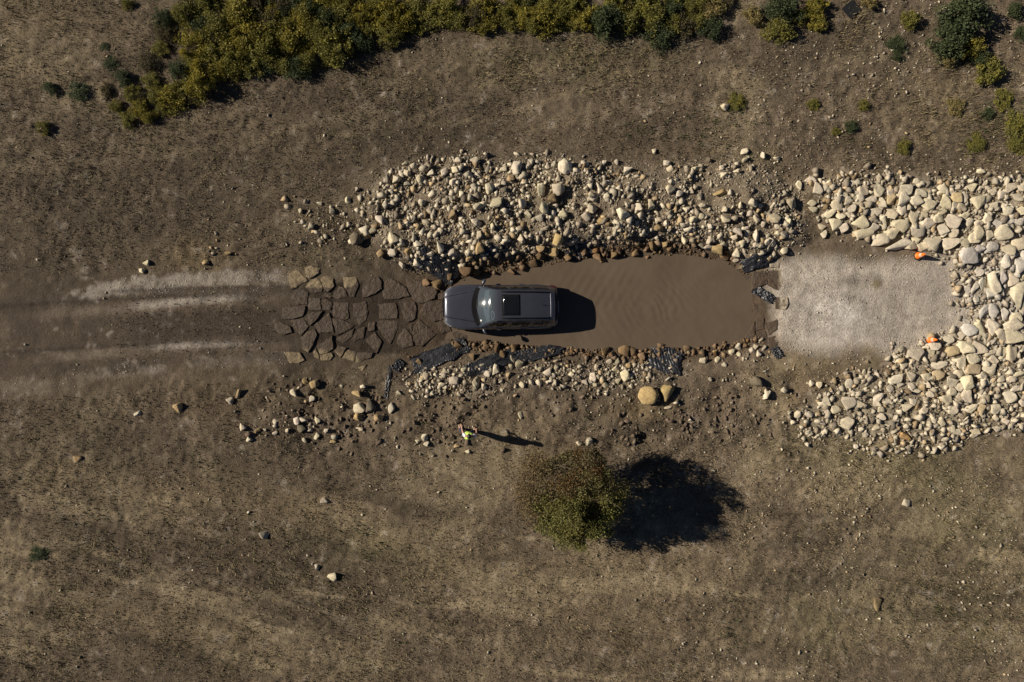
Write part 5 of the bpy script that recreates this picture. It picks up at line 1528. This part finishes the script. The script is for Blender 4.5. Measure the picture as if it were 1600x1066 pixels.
def make_person():
    skin = simple('skin', (0.46, 0.26, 0.17), 0.55, noise=.1)
    vest = simple('lime vest', (0.62, 0.85, 0.16), 0.6, noise=.1)
    white = simple('white shirt', (0.70, 0.72, 0.78), 0.7, noise=.08)
    navy = simple('navy trousers', (0.022, 0.024, 0.055), 0.8, noise=.3)
    shoe = simple('tan boots', (0.30, 0.22, 0.14), 0.7, noise=.3)
    hairm = simple('black hair', (0.010, 0.009, 0.008), 0.5, noise=.4)
    silver = simple('silver band', (0.6, 0.62, 0.62), 0.35)
    fl = Vector(P(719, 668, 0)); fr_ = Vector(P(741, 672, 0))
    hd = Vector(P(735, 683, 1.64))
    base = (fl + fr_) / 2
    zg = hz(base.x, base.y)
    e = empty('person', (base.x, base.y, zg))
    tag(e, 'person in a lime high visibility vest standing on the dirt watching the car', 'person')
    L_ = lambda v: Vector((v.x - base.x, v.y - base.y, v.z))
    zl = hz(fl.x, fl.y) - zg; zr_ = hz(fr_.x, fr_.y) - zg
    # local frame: person faces +Y (towards the car); left foot at -x
    fL = Vector((fl.x - base.x, fl.y - base.y, zl)); fR = Vector((fr_.x - base.x, fr_.y - base.y, zr_))
    head = Vector((hd.x - base.x, hd.y - base.y, 1.60))
    head.x = head.x * .7 + .02; head.y = head.y * .75
    hip = Vector((0.04, -0.15, 0.90)); chest = Vector((head.x, head.y - .02, 1.27)); waist = hip.lerp(chest, .45)
    neck = Vector((head.x, head.y - .03, 1.45))
    hL = hip + Vector((-.10, 0, -.04)); hR = hip + Vector((.10, 0, -.04))
    kL = hL.lerp(fL, .5) + Vector((-.01, .03, .02)); kR = hR.lerp(fR, .5) + Vector((.01, .03, .02))
    aL = fL + Vector((0, -.03, .09)); aR = fR + Vector((0, -.03, .09))
    tL = fL + Vector((-.04, .13, .035)); tR = fR + Vector((.03, .13, .035))
    sL = Vector((neck.x - .19, neck.y, 1.385)); sR = Vector((neck.x + .19, neck.y, 1.385))
    eL = sL + Vector((-.09, .10, -.24)); eR = sR + Vector((.08, .02, -.27))
    wL = eL + Vector((-.06, .21, -.02)); wR = eR + Vector((-.01, .15, -.19))
    V = [hip, waist, chest, neck, neck + Vector((0, .01, .07)), hL, kL, aL, tL, hR, kR, aR, tR, sL, eL, wL, sR, eR, wR]
    R = [(.12, .11), (.12, .10), (.14, .11), .06, .055, .08, .055, .040, .030, .08, .055, .040, .030, .055, .044, .030, .055, .044, .030]
    E = [(0, 1), (1, 2), (2, 3), (3, 4), (0, 5), (5, 6), (6, 7), (7, 8), (0, 9), (9, 10), (10, 11), (11, 12), (2, 13), (13, 14), (14, 15), (2, 16), (16, 17), (17, 18)]
    # head with chin, brow, nose
    ih = len(V); V += [head + Vector((0, .01, -.02)), head + Vector((0, .0, .08)), head + Vector((0, .09, -.07))]; R += [(.078, .09), (.07, .085), .032]
    E += [(4, ih), (ih, ih + 1), (ih, ih + 2)]
    # hands: palm and five fingers
    for w_, e_, wi, sg in ((wL, eL, 15, -1), (wR, eR, 18, 1)):
        d = (w_ - e_).normalized(); sd = d.cross(Vector((0, 0, 1))).normalized(); dn = sd.cross(d)
        pi_ = len(V); V.append(w_ + d * .05); R.append((.036, .02)); E.append((wi, pi_))
        pk = len(V); V.append(w_ + d * .085); R.append((.038, .017)); E.append((pi_, pk))
        for q, (o_, ln) in enumerate(((-.03, .065), (-.01, .078), (.01, .072), (.03, .055))):
            b0 = len(V); V += [w_ + d * .105 + sd * o_, w_ + d * (.105 + ln * .55) + sd * o_ - dn * .012 * 1, w_ + d * (.105 + ln * .9) + sd * o_ - dn * .035]
            R += [.0095, .0088, .0078]; E += [(pk, b0), (b0, b0 + 1), (b0 + 1, b0 + 2)]
        b0 = len(V); V += [w_ + d * .05 + sd * (-.05) * sg, w_ + d * .085 + sd * (-.068) * sg - dn * .012]; R += [.0105, .009]; E += [(pi_, b0), (b0, b0 + 1)]
    skin_obj('body', V, E, R, skin, e)
    # trousers
    skin_obj('trousers', [hip + Vector((0, 0, .03)), hL + Vector((0, 0, -.05)), kL, aL + Vector((0, 0, .03)), hR + Vector((0, 0, -.05)), kR, aR + Vector((0, 0, .03)), hip + Vector((0, 0, .14))], [(0, 1), (1, 2), (2, 3), (0, 4), (4, 5), (5, 6), (0, 7)],
             [.135, .10, .078, .066, .10, .078, .066, .14], navy, e)
    for a_, t_ in ((aL, tL), (aR, tR)):
        skin_obj('boot', [a_ + Vector((0, 0, .03)), a_ + Vector((0, -.01, -.045)), (a_ + t_) / 2 + Vector((0, 0, -.02)), t_ + Vector((0, .02, .0))], [(0, 1), (1, 2), (2, 3)], [.064, .062, .058, .05], shoe, e)
    # shirt with short sleeves, vest over it
    skin_obj('shirt', [hip + Vector((0, 0, .02)), chest - Vector((0, 0, .07)), neck - Vector((0, 0, .03)), sL, sL.lerp(eL, .75), sR, sR.lerp(eR, .75)], [(0, 1), (1, 2), (1, 3), (3, 4), (1, 5), (5, 6)],
             [(.15, .11), (.14, .10), .05, .076, .068, .076, .068], white, e)
    vs = skin_obj('vest', [hip + Vector((0, 0, -.06)), waist, chest, neck - Vector((0, .005, .035)), sL + Vector((.02, 0, .03)), sR + Vector((-.02, 0, .03))], [(0, 1), (1, 2), (2, 3), (2, 4), (2, 5)],
                  [(.19, .165), (.185, .16), (.20, .19), .11, .115, .115], vest, e)
    # hair cap, face
    Vh, Fh = ICO3
    hv = []
    for q in Vh:
        k = 1.0 if (q[2] > -.15 or q[1] < -.1) else .80
        hv.append(head + Vector((q[0] * .088 * k, q[1] * .104 * k - .008, .045 + max(q[2], -.9) * .088 * k)))
    link('hair', py_mesh('hair', hv, Fh.tolist(), True), hairm, e)
    eyem = simple('eye', (.05, .04, .03), .2)
    def blobm(name, c, s, mat):
        link(name, py_mesh(name, [c + Vector((q[0] * s[0], q[1] * s[1], q[2] * s[2])) for q in ICO2[0]], ICO2[1].tolist(), True), mat, e)
    for sg in (-1, 1):
        blobm('eye', head + Vector((sg * .032, .088, .0)), (.013, .009, .008), eyem)
        blobm('ear', head + Vector((sg * .085, .0, -.02)), (.012, .022, .032), skin)
    blobm('nose', head + Vector((0, .105, -.03)), (.014, .02, .022), skin)
    blobm('mouth', head + Vector((0, .098, -.068)), (.024, .008, .006), simple('lips', (.35, .13, .11), .5))
make_person()
